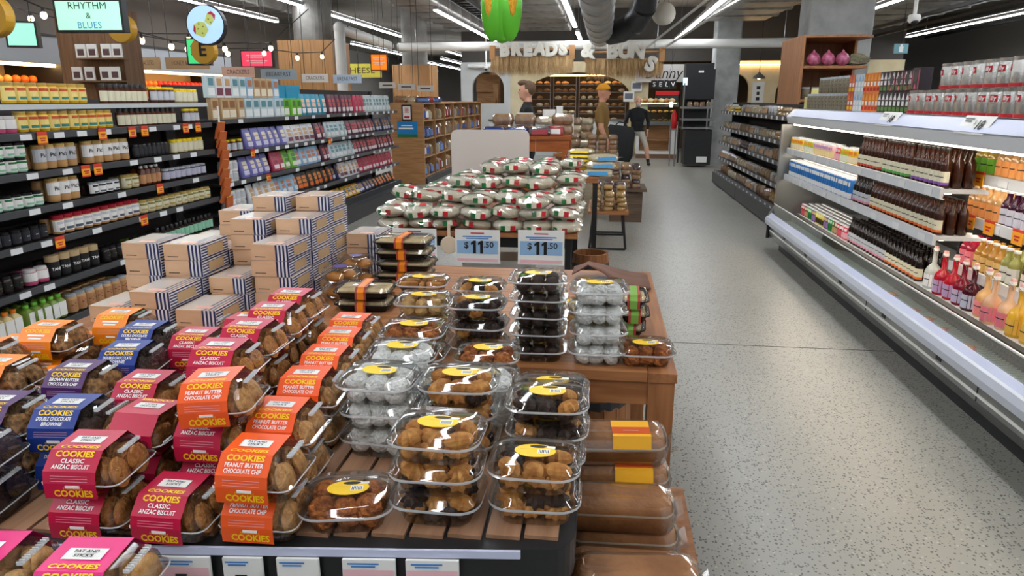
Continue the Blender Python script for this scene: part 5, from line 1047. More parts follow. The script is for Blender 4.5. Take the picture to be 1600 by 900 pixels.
tag(ob('notice_frame', MB().box(-.1, .1, -.012, 0, -.15, .15).box(-.075, .075, -.014, -.012, -.12, .12, 1).lines(5, .09, .1, (0, -.0145, .05), m=2).box(-.055, .055, -.015, -.014, -.1, -.06, 2).mesh('notice', [BLK, PAPER, RED]), None, (-3.77, 13.598, 1.37)), 'black framed notice on the oak cabinet end', 'notice')
tag(ob('blue_poster', MB().box(-.2, .2, -.006, 0, -.15, .15).box(-.2, .2, -.007, -.006, -.15, -.09, 1).box(-.17, .12, -.0075, -.006, .0, .03, 2).box(-.12, .1, -.0075, -.006, .06, .08, 2).mesh('poster', [C('poster_blue', (30, 130, 200)), GRN, WHT]), None, (-3.77, 13.598, 1.06)), 'blue and green poster on the oak cabinet end', 'poster')
# ================================================================ right-hand bread gondola beyond the fridge
t = ob('bread_gondola', None, None, (2.2, 12.1, 0)); tag(t, 'dark metal gondola of wrapped bread beyond the drinks fridge', 'shelving')
gz = [.24, .52, .82, 1.09, 1.40]
post('back_panel', MB().box(.62, .65, -2.6, 2.6, 0, 1.56), M('shelf_back'), t)
for i, z in enumerate(gz):
    d = .05 if i == 0 else .1
    s_ = post('shelf', MB().box(d, .62, -2.6, 2.6, z-.03, z).box(d-.015, d, -2.6, 2.6, z-.045, z+.015, 1), [SHELFM, SHED], t)
    for k in range(16):
        ob('price_ticket', MB().box(d-.019, d-.0155, -2.45+k*.32, -2.36+k*.32, z-.04, z+.005).mesh('ticket', TKW), s_)
for k in range(2): post('base_panel', MB().box(0, .03, -2.6+k*2.61, -.01+k*2.61 if k == 0 else 2.6, .02, .22), DKGREY, t)
for y in (-2.6, 2.57): post('end_frame', MB().box(.3, .65, y, y+.03, 0, 1.56), SHELFM, t)
gk = [['cookie', 'loaf', 'white', 'roll', 'bun', 'loaf'], ['white', 'roll', 'white', 'bun', 'roll', 'white'], ['loaf', 'white', 'white', 'purple', 'white', 'bun'], ['cookie', 'bun', 'white', 'roll', 'white', 'bun'], ['cookie', 'white', 'bun', 'white', 'flat', 'white']]
GN = {'white': 'white bun bag', 'loaf': 'clear loaf bag', 'brown': 'small brown cake pack', 'bun': 'pale bun bag', 'roll': 'bread roll bag', 'purple': 'purple biscuit pack', 'cookie': 'golden biscuit pack', 'flat': 'pale flatbread pack'}
for i, z in enumerate(gz):
    y = -2.5
    while y < 2.5:
        kd = gk[i][int((y+2.5)/5.01*6)]; w = .14
        for k in range(2 if kd in ('brown', 'purple', 'cookie', 'flat') else 1):
            hh = {'brown': .064, 'purple': .054, 'cookie': .05, 'flat': .04}.get(kd, .1)
            put(BG[kd], (2.2 + .2, 12.1+y, z+.002+k*hh*1.25), R(-90) + rb.uniform(-.4, .4), '%s on the gondola, %s shelf' % (GN[kd], ('lowest', 'second', 'third', 'fourth', 'top')[i]), 'bread', '%ss on the gondola %s shelf' % (GN[kd], ('lowest', 'second', 'third', 'fourth', 'top')[i]), sc=(1.15, 1, 1.25))
        y += w + .03
# ---------------------------------------------------------------- open wooden shelf box
t = ob('open_shelf', None, None, (2.35, 9.35, 0)); tag(t, 'tall open oak shelf holding purple bulbs above the fridge', 'shelf')
post('side_panel', MB().box(0, .035, 0, 1.05, 1.56, 2.34), M('oak_panel', (176, 122, 78), .5, noise=((30, 30, 1.5), (150, 100, 62))), t)
post('side_panel', MB().box(.78, .81, .55, 1.05, 1.56, 2.34), M('oak_panel'), t); post('back_panel', MB().box(.035, .78, 1.02, 1.05, 1.56, 2.34), M('oak_panel'), t)
post('top_board', MB().prism([(0, 0), (.7, 0), (.84, .1), (.84, 1.05), (0, 1.05)], 2.34, 2.37), M('oak_panel'), t)
for z in (1.985, 1.59): post('shelf_board', MB().box(.035, .78, .02, 1.02, z, z+.03), M('oak_panel'), t)
PURP = M('onion_skin', (150, 40, 80), .35, noise=((20, 20, 20), (200, 120, 150)))
for i in range(3): 
    o = ob('red_onion_bulb', MB().lathe([(.02, 0), (.07, .03), (.085, .08), (.06, .13), (.02, .16), (.008, .19)], 14).mesh('bulb', PURP, True), None, (2.52+i*.17, 9.45, 2.016)); tag(o, 'glossy purple bulb on the open oak shelf, %s' % ('nearest the side panel', 'middle', 'rightmost')[i], 'bulb', 'purple bulbs')
GAR = M('dried_herbs', (130, 124, 100), .9, bump=(40, 1))
tag(ob('herb_bundle', MB().ell((0, 0, .07), (.14, .08, .07), 12, 7, wob=.35, rnd=rb).mesh('herb', GAR), None, (3.04, 9.47, 2.016)), 'dried grey-green herb bundle on the open oak shelf', 'herbs')
for i in range(5): put(NUTJ, (2.48+i*.12, 9.5, 1.622), 0, 'clear jar of grains on the lower oak shelf board', 'jar', 'grain jars on the oak shelf')
tag(ob('crate_box', MB().box(-.1, .1, -.12, .12, 0, .12).box(-.1, .1, -.12, -.1, .12, .2).mesh('crate_box', C('pale_yellow_card', (216, 206, 130))), None, (2.2, 7.93, 1.526)), 'pale yellow cardboard tray at the far end of the canopy', 'box')
# ---------------------------------------------------------------- black oven / hot cabinet
t = ob('hot_cabinet', None, None, (2.28, 18.0, 0)); tag(t, 'tall black hot food cabinet with steel shelves', 'cabinet')
post('lower_body', MB().box(-.3, .34, 0, .6, .06, .9), BLACK, t); post('upper_body', MB().box(-.36, .34, .1, .6, 1.62, 2.32), BLACK, t); post('upper_cap', MB().box(-.36, .3, .12, .58, 2.32, 2.46), BLACK, t)
post('badge', MB().box(-.06, .06, .095, .1, 2.24, 2.29), PAPER, t)
for z in (.92, 1.12, 1.40): post('steel_shelf', MB().box(-.4, .36, -.05, .6, z, z+.05), STEEL, t)
post('side_post', MB().box(-.4, -.37, -.03, .0, .9, 2.0), STEEL, t); post('side_post', MB().box(.18, .21, -.02, .01, .9, 1.6), STEEL, t); post('side_post', MB().box(-.4, -.37, .55, .58, .06, 2.0), BLACK, t); post('door_handle', MB().path([(-.44, -.04, .45), (-.47, -.06, .45), (-.47, -.06, .85), (-.44, -.04, .85)], .012, 6), BLACK, t)
post('back_panel', MB().box(-.36, .34, .56, .6, .9, 1.62), BLACK, t); post('base_label', MB().box(0, .25, -.006, 0, .12, .26), PAPER, t)
post('screen', MB().box(-.42, -.32, .0, .05, 1.95, 2.12), M('cabinet_screen', (190, 225, 240), .4, emit=1.2), t)
for i in range(4): put(BG['brown'], (2.06+i*.15, 18.15, 1.452), 0, 'brown cake pack on the top steel shelf of the hot cabinet', 'cake', 'cake packs in the hot cabinet', sc=(1, 1, 1.8))
tag(ob('fire_extinguisher', MB().lathe([(.06, 0), (.07, .02), (.07, .34), (.03, .4), (.03, .45)], 14).mesh('fe', C('fire_red', (190, 20, 26)), True), None, (1.72, 18.3, .92)), 'red canister beside the hot cabinet', 'canister')
tag(ob('stool', MB().box(-.08, .08, -.08, .08, .88, .92).box(-.07, -.05, -.07, -.05, 0, .88).box(.05, .07, -.07, -.05, 0, .88).box(-.07, -.05, .05, .07, 0, .88).box(.05, .07, .05, .07, 0, .88).mesh('stool', STEEL), None, (1.72, 18.3, 0)), 'steel stand carrying the red canister', 'stand')
# ================================================================ bakery
WARM = M('warm_lamp', (255, 206, 140), .5, emit=14)
t = ob('glass_counter', None, None, (1.55, 20.6, 0)); tag(t, 'white bakery counter with curved glass display', 'counter')
post('base', MB().box(-.62, .5, 0, .8, .12, .2), WHITE, t); post('side_post', MB().box(-.62, -.55, 0, .8, .2, .92), WHITE, t); post('side_post', MB().box(.3, .5, 0, .8, .2, .92), WHITE, t); post('worktop', MB().box(-.64, .52, -.02, .82, .92, 1.02), FRS, t)
post('niche', MB().box(-.55, .3, .3, .78, .2, .92), WOOD, t); post('niche_shelf', MB().box(-.55, .3, .02, .3, .5, .53), WOOD, t); post('kick', MB().box(-.62, .5, .04, .78, 0, .12), C('kick_brown', (150, 110, 84)), t)
post('glass', MB().prism([(.0, 1.02), (.0, 1.42), (.12, 1.54), (.8, 1.54), (.8, 1.53), (.125, 1.53), (.01, 1.415), (.01, 1.02)], -.62, .5, ax='x'), GLASS, t); post('shelf', MB().box(-.6, .48, .1, .75, 1.25, 1.26), GLASS, t)
post('case_lamp', MB().box(-.58, .46, .2, .26, 1.5, 1.52), WARM, t)
for i in range(12):
    o = ob('pastry', MB().ell((0, 0, .03), (.07, .05, .035), 10, 6, wob=.15, rnd=rb).mesh('pastry', BREADM, True), None, (1.05+(i % 6)*.17, 20.85, 1.021 if i < 6 else 1.262)); tag(o, 'glazed pastry in the glass counter, %s tier' % ('lower' if i < 6 else 'upper'), 'pastry', 'pastries %s tier' % ('lower' if i < 6 else 'upper'))
for i in range(7):
    o = ob('bread_roll', MB().ell((0, 0, .05), (.09, .07, .06), 10, 6, wob=.2, rnd=rb).mesh('roll', BREADM if i % 2 else PALEB, True), None, (1.0+i*.15, 21.1, 1.542)); tag(o, 'bread roll heaped on top of the glass counter', 'bread', 'rolls on the counter top')
tag(ob('red_tray', MB().box(-.3, .35, -.1, .1, 0, .1).mesh('rt', RED), None, (1.75, 21.3, 1.75)), 'red sign board under the letter tiles', 'sign')
tag(ob('tray_rack', MB().box(-.3, .35, -.1, -.08, .0, .21).box(-.3, -.28, -.1, .1, 0, .21).box(.33, .35, -.1, .1, 0, .21).mesh('rk', DKGREY), None, (1.75, 21.3, 1.539)), 'dark stand under the red sign board', 'stand')
for i, ch in enumerate('SELV'):
    t = ob('letter_tile', MB().box(-.085, .085, 0, .02, -.11, .11).mesh('tile', BLK), None, (1.34+i*.17, 20.55, 2.02), (0, (0, .05, .2, -.08)[i], 0)); tag(t, 'black tile with white letter %s hanging over the counter' % ch, 'sign', 'letter tiles')
    post('letter', MB().text(ch, .17, (0, -.002, -.005), m=0, bold=.02), WHT, t); post('hanger', MB().tube((0, .01, .11), (0, .01, 2.22), .004, 5), BLACK, t)
# bread racks in the wide arch
rk = 0
for xc in (-2.05, -1.25, -.45, .3):
    t = ob('bread_rack', None, None, (xc, 22.95, 0)); tag(t, 'wire bread rack in the wide arch, %s from its left end' % ('first', 'second', 'third', 'fourth')[rk], 'rack'); rk += 1
    for x in (-.36, .34): post('upright', MB().box(x, x+.02, 0, .02, 0, 2.3), STEEL, t)
    for k in range(6):
        s_ = post('rack_shelf', MB().box(-.34, .34, 0, .4, .95+k*.22, .965+k*.22), STEEL, t)
        for j in range(3):
            if rb.random() < .85:
                o = ob('bread_loaf', MB().ell((0, 0, .05), (.1+rb.uniform(-.02, .03), .13, .055), 10, 6, wob=.12, rnd=rb).mesh('loaf', BREADM if rb.random() < .7 else PALEB, True), None, (xc-.22+j*.22, 23.12, .967+k*.22)); tag(o, 'crusty bread loaf on the %s arch rack, %s shelf' % (('first', 'second', 'third', 'fourth')[rk-1], ('lowest', 'second', 'third', 'fourth', 'fifth', 'top')[k]), 'bread', 'loaves on rack %d shelf %d' % (rk, k+1))
tag(ob('arch_lamp', MB().box(-1.3, 1.3, 0, .06, 0, .04).box(-1.2, -1.19, .02, .03, .04, 1.92).box(1.19, 1.2, .02, .03, .04, 1.92).mesh('arch_lamp', WARM), None, (-.85, 22.9, 2.32)), 'warm strip lamp above the bread racks', 'lamp')
tag(ob('shelf_lamp', MB().box(-1.3, 1.3, 0, .06, 0, .04).mesh('arch_lamp', WARM), None, (4.6, 22.338, 2.6)), 'warm strip lamp on the cream wall behind the gondola', 'lamp')
t = tag(ob('tiled_counter', MB().box(-3.0, 1.0, 0, .7, 0, 1.0).mesh('cf', M('white_tile', (206, 212, 210), .3)), None, (-.4, 21.3, 0)), 'white tiled bakery counter below the wide arch', 'counter'); post('worktop', MB().box(-3.02, 1.02, -.03, .73, 1.0, 1.05), STEEL, t)
for i in range(4): tag(ob('arch_plank', MB().box(-.02, .02, 0, .03, 0, 2.1).mesh('plank', WOODV), None, (-3.55+i*.09, 22.9, .005), (0, .1-.07*i, 0)), 'wooden plank leaning inside the small arch, %s' % ('first', 'second', 'third', 'fourth')[i], 'plank')
tag(ob('arch_cupboard', MB().box(-.5, .25, 0, .1, 0, .55).box(-.48, .23, -.01, 0, .02, .53).box(-.5, .25, .1, .14, -1.85, .55).mesh('cb', WOOD), None, (-3.6, 23.2, 1.85)), 'wooden cupboard hanging inside the small arch', 'cupboard')
for i in range(2): tag(ob('menu_board', MB().box(-.16, .16, 0, .02, 0, .3).box(-.12, .12, -.003, 0, .08, .24, 1).mesh('mb', [PAPER, M('menu_ink', (110, 116, 128), .6)]), None, (.72+i*.22, 22.36, 1.55+.3*(i % 2))), 'small menu card on the cream wall, %s' % ('upper' if i else 'lower'), 'card')
# ---------------------------------------------------------------- straw sign BREADS & BUNS
def puffy(ch, size):
    cu = bpy.data.curves.new('t', 'FONT'); cu.body = ch; cu.size = size; cu.extrude = .03; cu.bevel_depth = .022; cu.bevel_resolution = 2; cu.offset = .01; cu.resolution_u = 3; cu.align_x = 'CENTER'; cu.align_y = 'CENTER'
    o = bpy.data.objects.new('t', cu); me = eval_mesh(o); bpy.data.objects.remove(o)
    me.transform(Matrix.Rotation(R(90), 4, 'X')); me.materials.clear(); me.materials.append(M('puffy_white', (232, 228, 216), .6)); me.polygons.foreach_set('material_index', [0]*len(me.polygons)); return me
STRAW = M('straw', (214, 182, 132), .9, noise=((30, 30, 4), (178, 142, 96))); BAMB = M('bamboo', (190, 140, 90), .6)
def straw(w, h, n, sp=.1):
    mb = MB(); q = random.Random(int(w*100))
    for i in range(n):
        x = q.uniform(-w/2, w/2); y = q.uniform(-.05, .05); dx = q.uniform(-.05, .05); l = h*q.uniform(.75, 1.05)
        mb.add([(x-.008, y, 0), (x+.008, y, 0), (x+dx+.002, y+q.uniform(-sp, sp), -l), (x, y+.012, 0)], [(0, 1, 2), (1, 3, 2), (3, 0, 2)])
    return mb.mesh('straw_skirt', STRAW)
def straw_sign(label, x0, x1, z, letters, size):
    t = ob('straw_sign', None, None, ((x0+x1)/2, 17, z)); tag(t, label, 'sign'); w = x1-x0
    for dz in (.0, .16): post('bamboo_pole', MB().tube((-w/2-.05, .05, dz), (w/2+.05, .05, dz), .025, 8), BAMB, t)
    for x in (-w/2, w/2): post('end_block', MB().box(x-.06, x+.06, -.04, .1, -.06, .24), BAMB, t)
    for k in range(max(3, int(w/.22))):
        n = max(3, int(w/.22)); s_ = ob('straw_skirt', straw(.3, .46, 170), t, (-w/2 + (k+.5)*w/n, rb.uniform(-.02, .04), -.0), (0, rb.uniform(-.12, .12), 0)); s_['kind'] = 'stuff'
    for ch, x, dz, ry in letters: ob('letter', puffy(ch, size), t, (x-(x0+x1)/2, -.07, dz), (0, ry, 0))
    for x in (-w*.4, w*.4): post('hanger', MB().tube((x, .05, .16), (x, .05, .9), .005, 5), BLACK, t)
straw_sign('straw-skirted hanging sign with puffy white letters BREADS', -2.62, -.78, 2.58, [(c_, -2.33+i*.27, .12+(i % 2)*.02, (-.06, .05, 0, .04, -.04, .03)[i]) for i, c_ in enumerate('BREADS')], .36)
straw_sign('straw-skirted hanging sign with puffy white letters BUNS', -.42, 1.25, 2.5, [('&', -.42, .18, .1), ('B', .13, .16, 0), ('U', .42, .16, 0), ('N', .70, .16, .1), ('S', 1.0, -.12, .4)], .42)
# ================================================================ people
def figure(name, loc, rz, prims, colour, mats, label, extra=()):
    mb = MB()
    for p in prims:
        if p[0] == 'e': mb.ell(p[1], p[2], 16, 10)
        else:
            pts = p[1]
            for (a, ra), (b, rb_) in zip(pts, pts[1:]):
                mb.tube(a, b, ra, 12, 0, rb_); mb.ell(b, (rb_,)*3, 12, 8); mb.ell(a, (ra,)*3, 12, 8)
    o = bpy.data.objects.new('tmp', mb.mesh('tmp', mats[0])); m1 = o.modifiers.new('r', 'REMESH'); m1.mode = 'VOXEL'; m1.voxel_size = .011
    m2 = o.modifiers.new('s', 'SMOOTH'); m2.iterations = 3; m2.factor = .5
    me = eval_mesh(o); bpy.data.objects.remove(o)
    me.materials.clear()
    for m in mats: me.materials.append(m)
    for f in me.polygons: f.material_index = colour(f.center); f.use_smooth = True
    r = ob(name, me, None, loc, (0, 0, rz)); tag(r, label, 'person')
    for nm, ms in extra: ob(nm, ms, r)
    return r
SKIN = M('skin', (214, 160, 134), .6); SKIN2 = M('skin_warm', (202, 146, 118), .6)
def head(h, tilt=0, y=0):   # h = top of head
    z = h-.115
    return [('e', (0, y, z+.01), (.078, .098, .118)), ('e', (0, y-.02, z-.06), (.06, .075, .065)), ('e', (0, y-.098, z-.015), (.013, .02, .024)), ('e', (.079, y+.005, z-.005), (.012, .02, .032)), ('e', (-.079, y+.005, z-.005), (.012, .02, .032)), ('e', (0, y-.083, z-.055), (.028, .014, .01)),
            ('t', [((0, y+.015, z-.08), .055), ((0, .02, h-.30), .062)])]
def hand(c, d=(0, -.02, -1), side=1):
    c = Vector(c); d = Vector(d).normalized(); r = [('e', tuple(c + d*.04), (.022, .04, .045))]
    for i, l in enumerate((.07, .085, .08, .06)):
        b = c + d*.07 + Vector((0, -.033+i*.021, 0)); m = b + d*l*.5; r.append(('t', [(tuple(b), .0095), (tuple(m), .009), (tuple(m + d*l*.45 + Vector((-side*.012, 0, 0))), .008)]))
    b = c + d*.02 + Vector((0, -.035, 0)); r.append(('t', [(tuple(b), .011), (tuple(b + d*.035 + Vector((0, -.03, 0))), .009)]))
    return r
def eyes(h, y=0):
    z = h-.115; mb = []
    return [('eye', MB().ell((s*.032, y-.088, z+.012), (.011, .008, .007), 8, 5).mesh('eye', BLK, True)) for s in (-1, 1)]
def torso(h, w=.2, leg=.5):
    hip = h*.5; sh = h-.33
    return [('e', (0, .01, sh-.16), (w*.86, .115, .24)), ('e', (0, .0, hip+.16), (w*.72, .105, .2)), ('e', (0, .01, hip+.02), (w*.8, .115, .13)), ('t', [((-w*.86, .01, sh-.03), .06), ((0, .015, sh+.02), .07), ((w*.86, .01, sh-.03), .06)])]
def leg(h, s, foot=(0, 0), knee=(0, 0), w=.1):
    hip = h*.5; k = h*.27
    return [('t', [((s*w, .01, hip), .092), ((s*w+knee[0], knee[1], k), .062), ((s*w+foot[0], foot[1]+.02, .09), .042)]), ('e', (s*w+foot[0], foot[1]-.05, .045), (.045, .125, .045))]
def arm(h, s, elbow, wrist, w=.2):
    sh = h-.36
    return [('t', [((s*w*.98, .01, sh), .056), (elbow, .044), (wrist, .029)])]
# young man in black t-shirt
h = 1.84
pr = head(h) + torso(h) + leg(h, 1) + leg(h, -1) + arm(h, 1, (.27, .02, 1.18), (.24, -.06, .95)) + arm(h, -1, (-.27, .02, 1.18), (-.24, -.06, .95)) + hand((.24, -.06, .94), side=1) + hand((-.24, -.06, .94), side=-1)
def colr(c):
    if c.z < .1: return 3
    if c.z < .94 and abs(c.x) < .21: return 2
    if c.z < 1.59 and c.z > .9 and abs(c.x) < .26 and not (c.z < 1.2 and abs(c.x) > .2): return 1
    return 0
hair = MB().ell((0, .03, h-.085), (.088, .098, .1), 16, 10, wob=.06, rnd=rb).ell((0, -.04, h-.015), (.075, .075, .04), 14, 7, wob=.12, rnd=rb)
figure('person', (-1.02, 9.5, 0), R(-80), pr, colr, [SKIN, C('black_tee', (22, 22, 24), .9), C('dark_trousers', (40, 42, 50), .9), BLK], 'young man in a black t-shirt standing behind the pine counter', [('hair', hair.mesh('hair', M('brown_hair', (104, 80, 58), .8, bump=(60, .6)), True))] + eyes(h))
# man in mustard t-shirt and cap
h = 1.84
pr = head(h) + torso(h, .215) + leg(h, 1) + leg(h, -1) + arm(h, 1, (.27, .03, 1.2), (.25, -.05, .97)) + arm(h, -1, (-.28, -.02, 1.18), (-.26, -.12, .97)) + hand((.25, -.06, .96), side=1) + hand((-.26, -.14, .96), side=-1)
def colr2(c):
    if c.z < .1: return 3
    if c.z < .45 and abs(c.x) < .21: return 0
    if c.z < .98 and abs(c.x) < .215: return 2
    if c.z < 1.585 and c.z > .95 and not (c.z < 1.26 and abs(c.x) > .205): return 1
    return 0
cap = MB().ell((0, .005, h-.07), (.094, .112, .095), 16, 8, zflat=.1); brim = MB().prism([(-.07, -.09), (-.06, -.17), (0, -.19), (.06, -.17), (.07, -.09)], h-.075, h-.06)
figure('person', (-.02, 11.6, 0), R(82), pr, colr2, [SKIN2, C('mustard_tee', (136, 104, 52), .9), C('pale_shorts', (206, 204, 198), .9), BLK], 'man in a mustard t-shirt and orange cap standing by the rolls', [('cap', cap.mesh('cap', C('cap_orange', (232, 160, 30), .8), True)), ('cap_brim', brim.mesh('cap_brim', C('cap_black', (30, 30, 34), .8)))] + eyes(h))
# older man walking with a black bag
h = 1.68
pr = head(h, y=-.03) + torso(h, .225) + leg(h, 1, (.2, -.12), (.13, -.12)) + leg(h, -1, (-.12, .22), (-.04, -.03)) + arm(h, -1, (-.3, -.02, 1.08), (-.34, -.12, .86)) + arm(h, 1, (.29, .06, 1.06), (.25, -.06, .84)) + hand((-.34, -.12, .85), side=-1) + hand((.25, -.06, .83), side=1)
def colr3(c):
    if c.z < .10: return 3
    if c.z < .17: return 3
    if c.z < .46 and abs(c.x) < .5 and c.z > .1: return 0
    if c.z < .84 and abs(c.x) < .23: return 2
    if c.z < 1.43 and c.z > .82 and not (c.z < .9 and abs(c.x) > .23): return 1
    return 0
beard = MB().ell((0, -.075, h-.195), (.06, .055, .055), 12, 7, wob=.1, rnd=rb).mesh('beard', M('grey_beard', (176, 170, 164), .9), True)
hairb = MB().ell((0, .02, h-.10), (.084, .098, .085), 14, 8).mesh('hair', M('cropped_hair', (150, 124, 106), .8), True)
figure('person', (.83, 18.4, 0), R(8), pr, colr3, [SKIN, C('black_jacket', (20, 21, 24), .9), C('stone_shorts', (178, 172, 160), .9), C('black_shoe', (26, 26, 28), .7)], 'older bearded man in a black jacket and shorts walking with a bag', [('beard', beard), ('hair', hairb)] + eyes(h, -.03))
bag = MB().rings([(.52, .14, .05, 0), (.6, .18, .06, .12), (.56, .16, .06, .55), (.44, .06, .02, .66)], 4)
t = ob('tote_bag', bag.mesh('tote_bag', C('black_bag', (16, 17, 20), .7), True), None, (.33, 18.1, .14), (0, .12, .05), (1.3, 1.1, 1.3)); tag(t, 'large black tote bag carried low by the walking man', 'bag')
post('handle', MB().path([(-.12, 0, .64), (-.06, 0, .72), (.06, 0, .72), (.12, 0, .64)], .012, 6), C('black_bag'), t)
# ================================================================ produce wall on the far left
t = ob('produce_wall', None, None, (-8, 11.6, 0)); tag(t, 'warmly lit produce wall cabinet behind the left shelves', 'cabinet')
post('lintel', MB().box(-1.0, 0, -4, 3.4, 2.12, 2.5), M('lintel_grey', (150, 154, 158), .6), t); post('lintel_trim', MB().box(-.02, .02, -4, 3.4, 2.5, 2.53), BLACK, t)
post('back_panel', MB().box(-1.0, -.95, -4, 3.4, 0, 2.12), M('cream_back', (226, 200, 160), .7), t); post('case_lamp', MB().box(-.2, -.1, -3.9, 3.3, 2.08, 2.118), WARM, t)
for y in (-4, -.75, -1.6, 3.35): post('upright', MB().box(-.95, 0, y, y+.05, 0, 2.12), BLACK, t)
for i, z in enumerate((1.2, 1.45, 1.66, 1.85)): post('shelf', MB().box(-.95, -.1-.12*i, -4, 3.4, z-.02, z), M('shelf_pale', (210, 196, 172), .6), t)
FR = [((236, 120, 40), 'orange'), ((206, 40, 40), 'red'), ((226, 170, 90), 'golden'), ((110, 150, 60), 'green'), ((240, 150, 120), 'peach')]
fm = {n: MB().ell((0, 0, .055), (.06, .06, .057), 10, 7).mesh('fruit', M('fruit_'+n, c_, .45), True) for c_, n in FR}
for i, z in enumerate((1.45, 1.66, 1.85)):
    for k in range(46):
        y = 7.75 + k*.155; n = ('golden', 'peach', 'golden', 'orange')[int(k/4) % 4] if y < 11 else ('peach', 'orange', 'red', 'red')[min(3, int((y-11)/1.0))]
        o = ob('fruit', fm[n], None, (-8.2-.12*i, y, z+.001)); tag(o, '%s fruit in the lit produce wall, %s tier' % (n, ('lower', 'middle', 'upper')[i]), 'fruit', '%s fruit in the produce wall %s tier' % (n, ('lower', 'middle', 'upper')[i]))
struct('wall_produce', MB().box(-9.3, -9.05, -4, 24, 0, 4.25).mesh('wall_produce', M('wall_taupe', (120, 110, 100), .8)), label='taupe wall behind the produce cabinets')
# wood panel with framed cards
t = ob('timber_column', None, None, (-6.75, 9.0, 0)); tag(t, 'broad timber-clad column with small framed cards', 'column')
for i in range(4): post('cladding_board', MB().box(-.46+i*.23+.002, -.46+(i+1)*.23-.002, 0, .4, 0, 2.75), M('dark_oak', (132, 98, 70), .6, noise=((30, 30, 2), (110, 80, 56))), t)
post('ledge', MB().box(-.1, .55, -.2, 0, 2.12, 2.14), M('dark_oak'), t); post('ledge', MB().box(-.2, .5, -.2, 0, 1.84, 1.86), M('dark_oak'), t)
for i, (x, z) in enumerate(((-6.78, 2.141), (-6.62, 2.141), (-6.42, 2.141), (-6.27, 2.141), (-6.88, 1.861), (-6.70, 1.861), (-6.48, 1.861), (-6.34, 1.861))):
    tag(ob('framed_card', MB().box(-.07, .07, 0, .02, 0, .17).box(-.045, .045, -.002, 0, .03, .11, 1).mesh('fc', [PAPER, M('photo_dark', (96, 70, 70), .6)]), None, (x, 8.85, z)), 'small white framed card on the timber column, %s ledge, %s' % ('upper' if i < 4 else 'lower', ('first', 'second', 'third', 'fourth')[i % 4]), 'card')
# ---------------------------------------------------------------- hanging signs and screens
def hang(t, pts, z0, z1):
    for x, y in pts: post('hanger', MB().tube((x, y, z0), (x, y, z1), .005, 5), BLACK, t)
def screen(x, y, z, w, h, rz, lines, col, label, zt=4.25):
    t = ob('hanging_screen', MB().box(-w/2, w/2, 0, .09, 0, h).mesh('screen_case', BLACK), None, (x, y, z), (0, 0, rz)); tag(t, label, 'screen')
    post('display', MB().box(-w/2+.02, w/2-.02, -.003, 0, .02, h-.02), M('screen_%s' % label[:6], col, .4, emit=.75), t)
    mb = MB()
    for s, size, zz, m in lines:
        if s: mb.text(s, size, (0, -.005, zz), m=m, bold=0)
        else: mb.lines(2, size, .06, (0, -.005, zz), m=m)
    if lines: post('lettering', mb, [BLK, C('screen_blue', (60, 140, 220)), WHT], t)
    hang(t, ((-w*.3, .05), (w*.3, .05)), h, zt-z)
screen(-4.47, 6.0, 2.185, .6, .275, R(6), [('RHYTHM', .085, .215, 0), ('&', .07, .135, 0), ('BLUES', .08, .056, 1)], (172, 230, 206), 'mint hanging screen reading RHYTHM & BLUES above the jars')
screen(-6.0, 7.0, 2.14, .3, .26, R(20), [], (150, 224, 196), 'small mint hanging screen behind the yellow ball')
screen(-5.27, 9.05, 2.05, .3, .34, R(10), [(None, .18, .22, 0), (None, .18, .12, 0)], (60, 200, 120), 'green hanging screen behind the round cheese sign')
screen(-5.93, 12.0, 2.15, .56, .28, R(5), [(None, .36, .18, 2), (None, .36, .09, 2)], (226, 60, 90), 'pink-red hanging screen by the oak-clad column')
screen(-4.72, 15.0, 2.2, .36, .34, R(5), [(None, .24, .24, 2), (None, .24, .15, 2)], (250, 130, 20), 'orange hanging screen beyond the drain pipe')
# round cheese lightbox
t = ob('round_sign', MB().lathe([(.19, 0), (.195, .02), (.19, .08)], 28).rot(Matrix.Rotation(R(90), 4, 'X')).mesh('rs', BLACK), None, (-3.93, 7.0, 2.33), (0, 0, R(6))); tag(t, 'round pale blue hanging sign with cheese picture', 'sign')
post('face', MB().lathe([(.18, .081), (.18, .085)], 28).rot(Matrix.Rotation(R(90), 4, 'X')), M('sign_face', (170, 205, 240), .4, emit=.5), t)
ch = MB().prism([(-.1, -.09), (-.02, -.12), (.03, -.05), (.0, .02), (-.06, .03), (-.11, .0)], -.092, -.087, 0, 'y').prism([(.0, .03), (.05, -.01), (.09, .03), (.08, .09), (.03, .1)], -.092, -.087, 0, 'y').prism([(-.11, .0), (-.12, -.06), (-.1, -.09), (-.095, -.03)], -.0925, -.0872, 1, 'y').prism([(.03, .1), (.08, .09), (.1, .04), (.11, .09), (.07, .125)], -.0925, -.0872, 1, 'y')
for x, z in ((-.07, -.04), (-.03, -.08), (-.02, -.02), (.04, .05), (.06, .02), (-.06, .005)): ch.prism([(x+.008*math.cos(a), z+.008*math.sin(a)) for a in [i*math.pi/4 for i in range(8)]], -.094, -.091, 2, 'y')
post('cheese_picture', ch, [C('cheese_yellow', (210, 220, 120)), C('cheese_rind', (190, 40, 70)), C('cheese_hole', (130, 140, 50))], t); hang(t, ((0, -.04),), .19, 1.92)
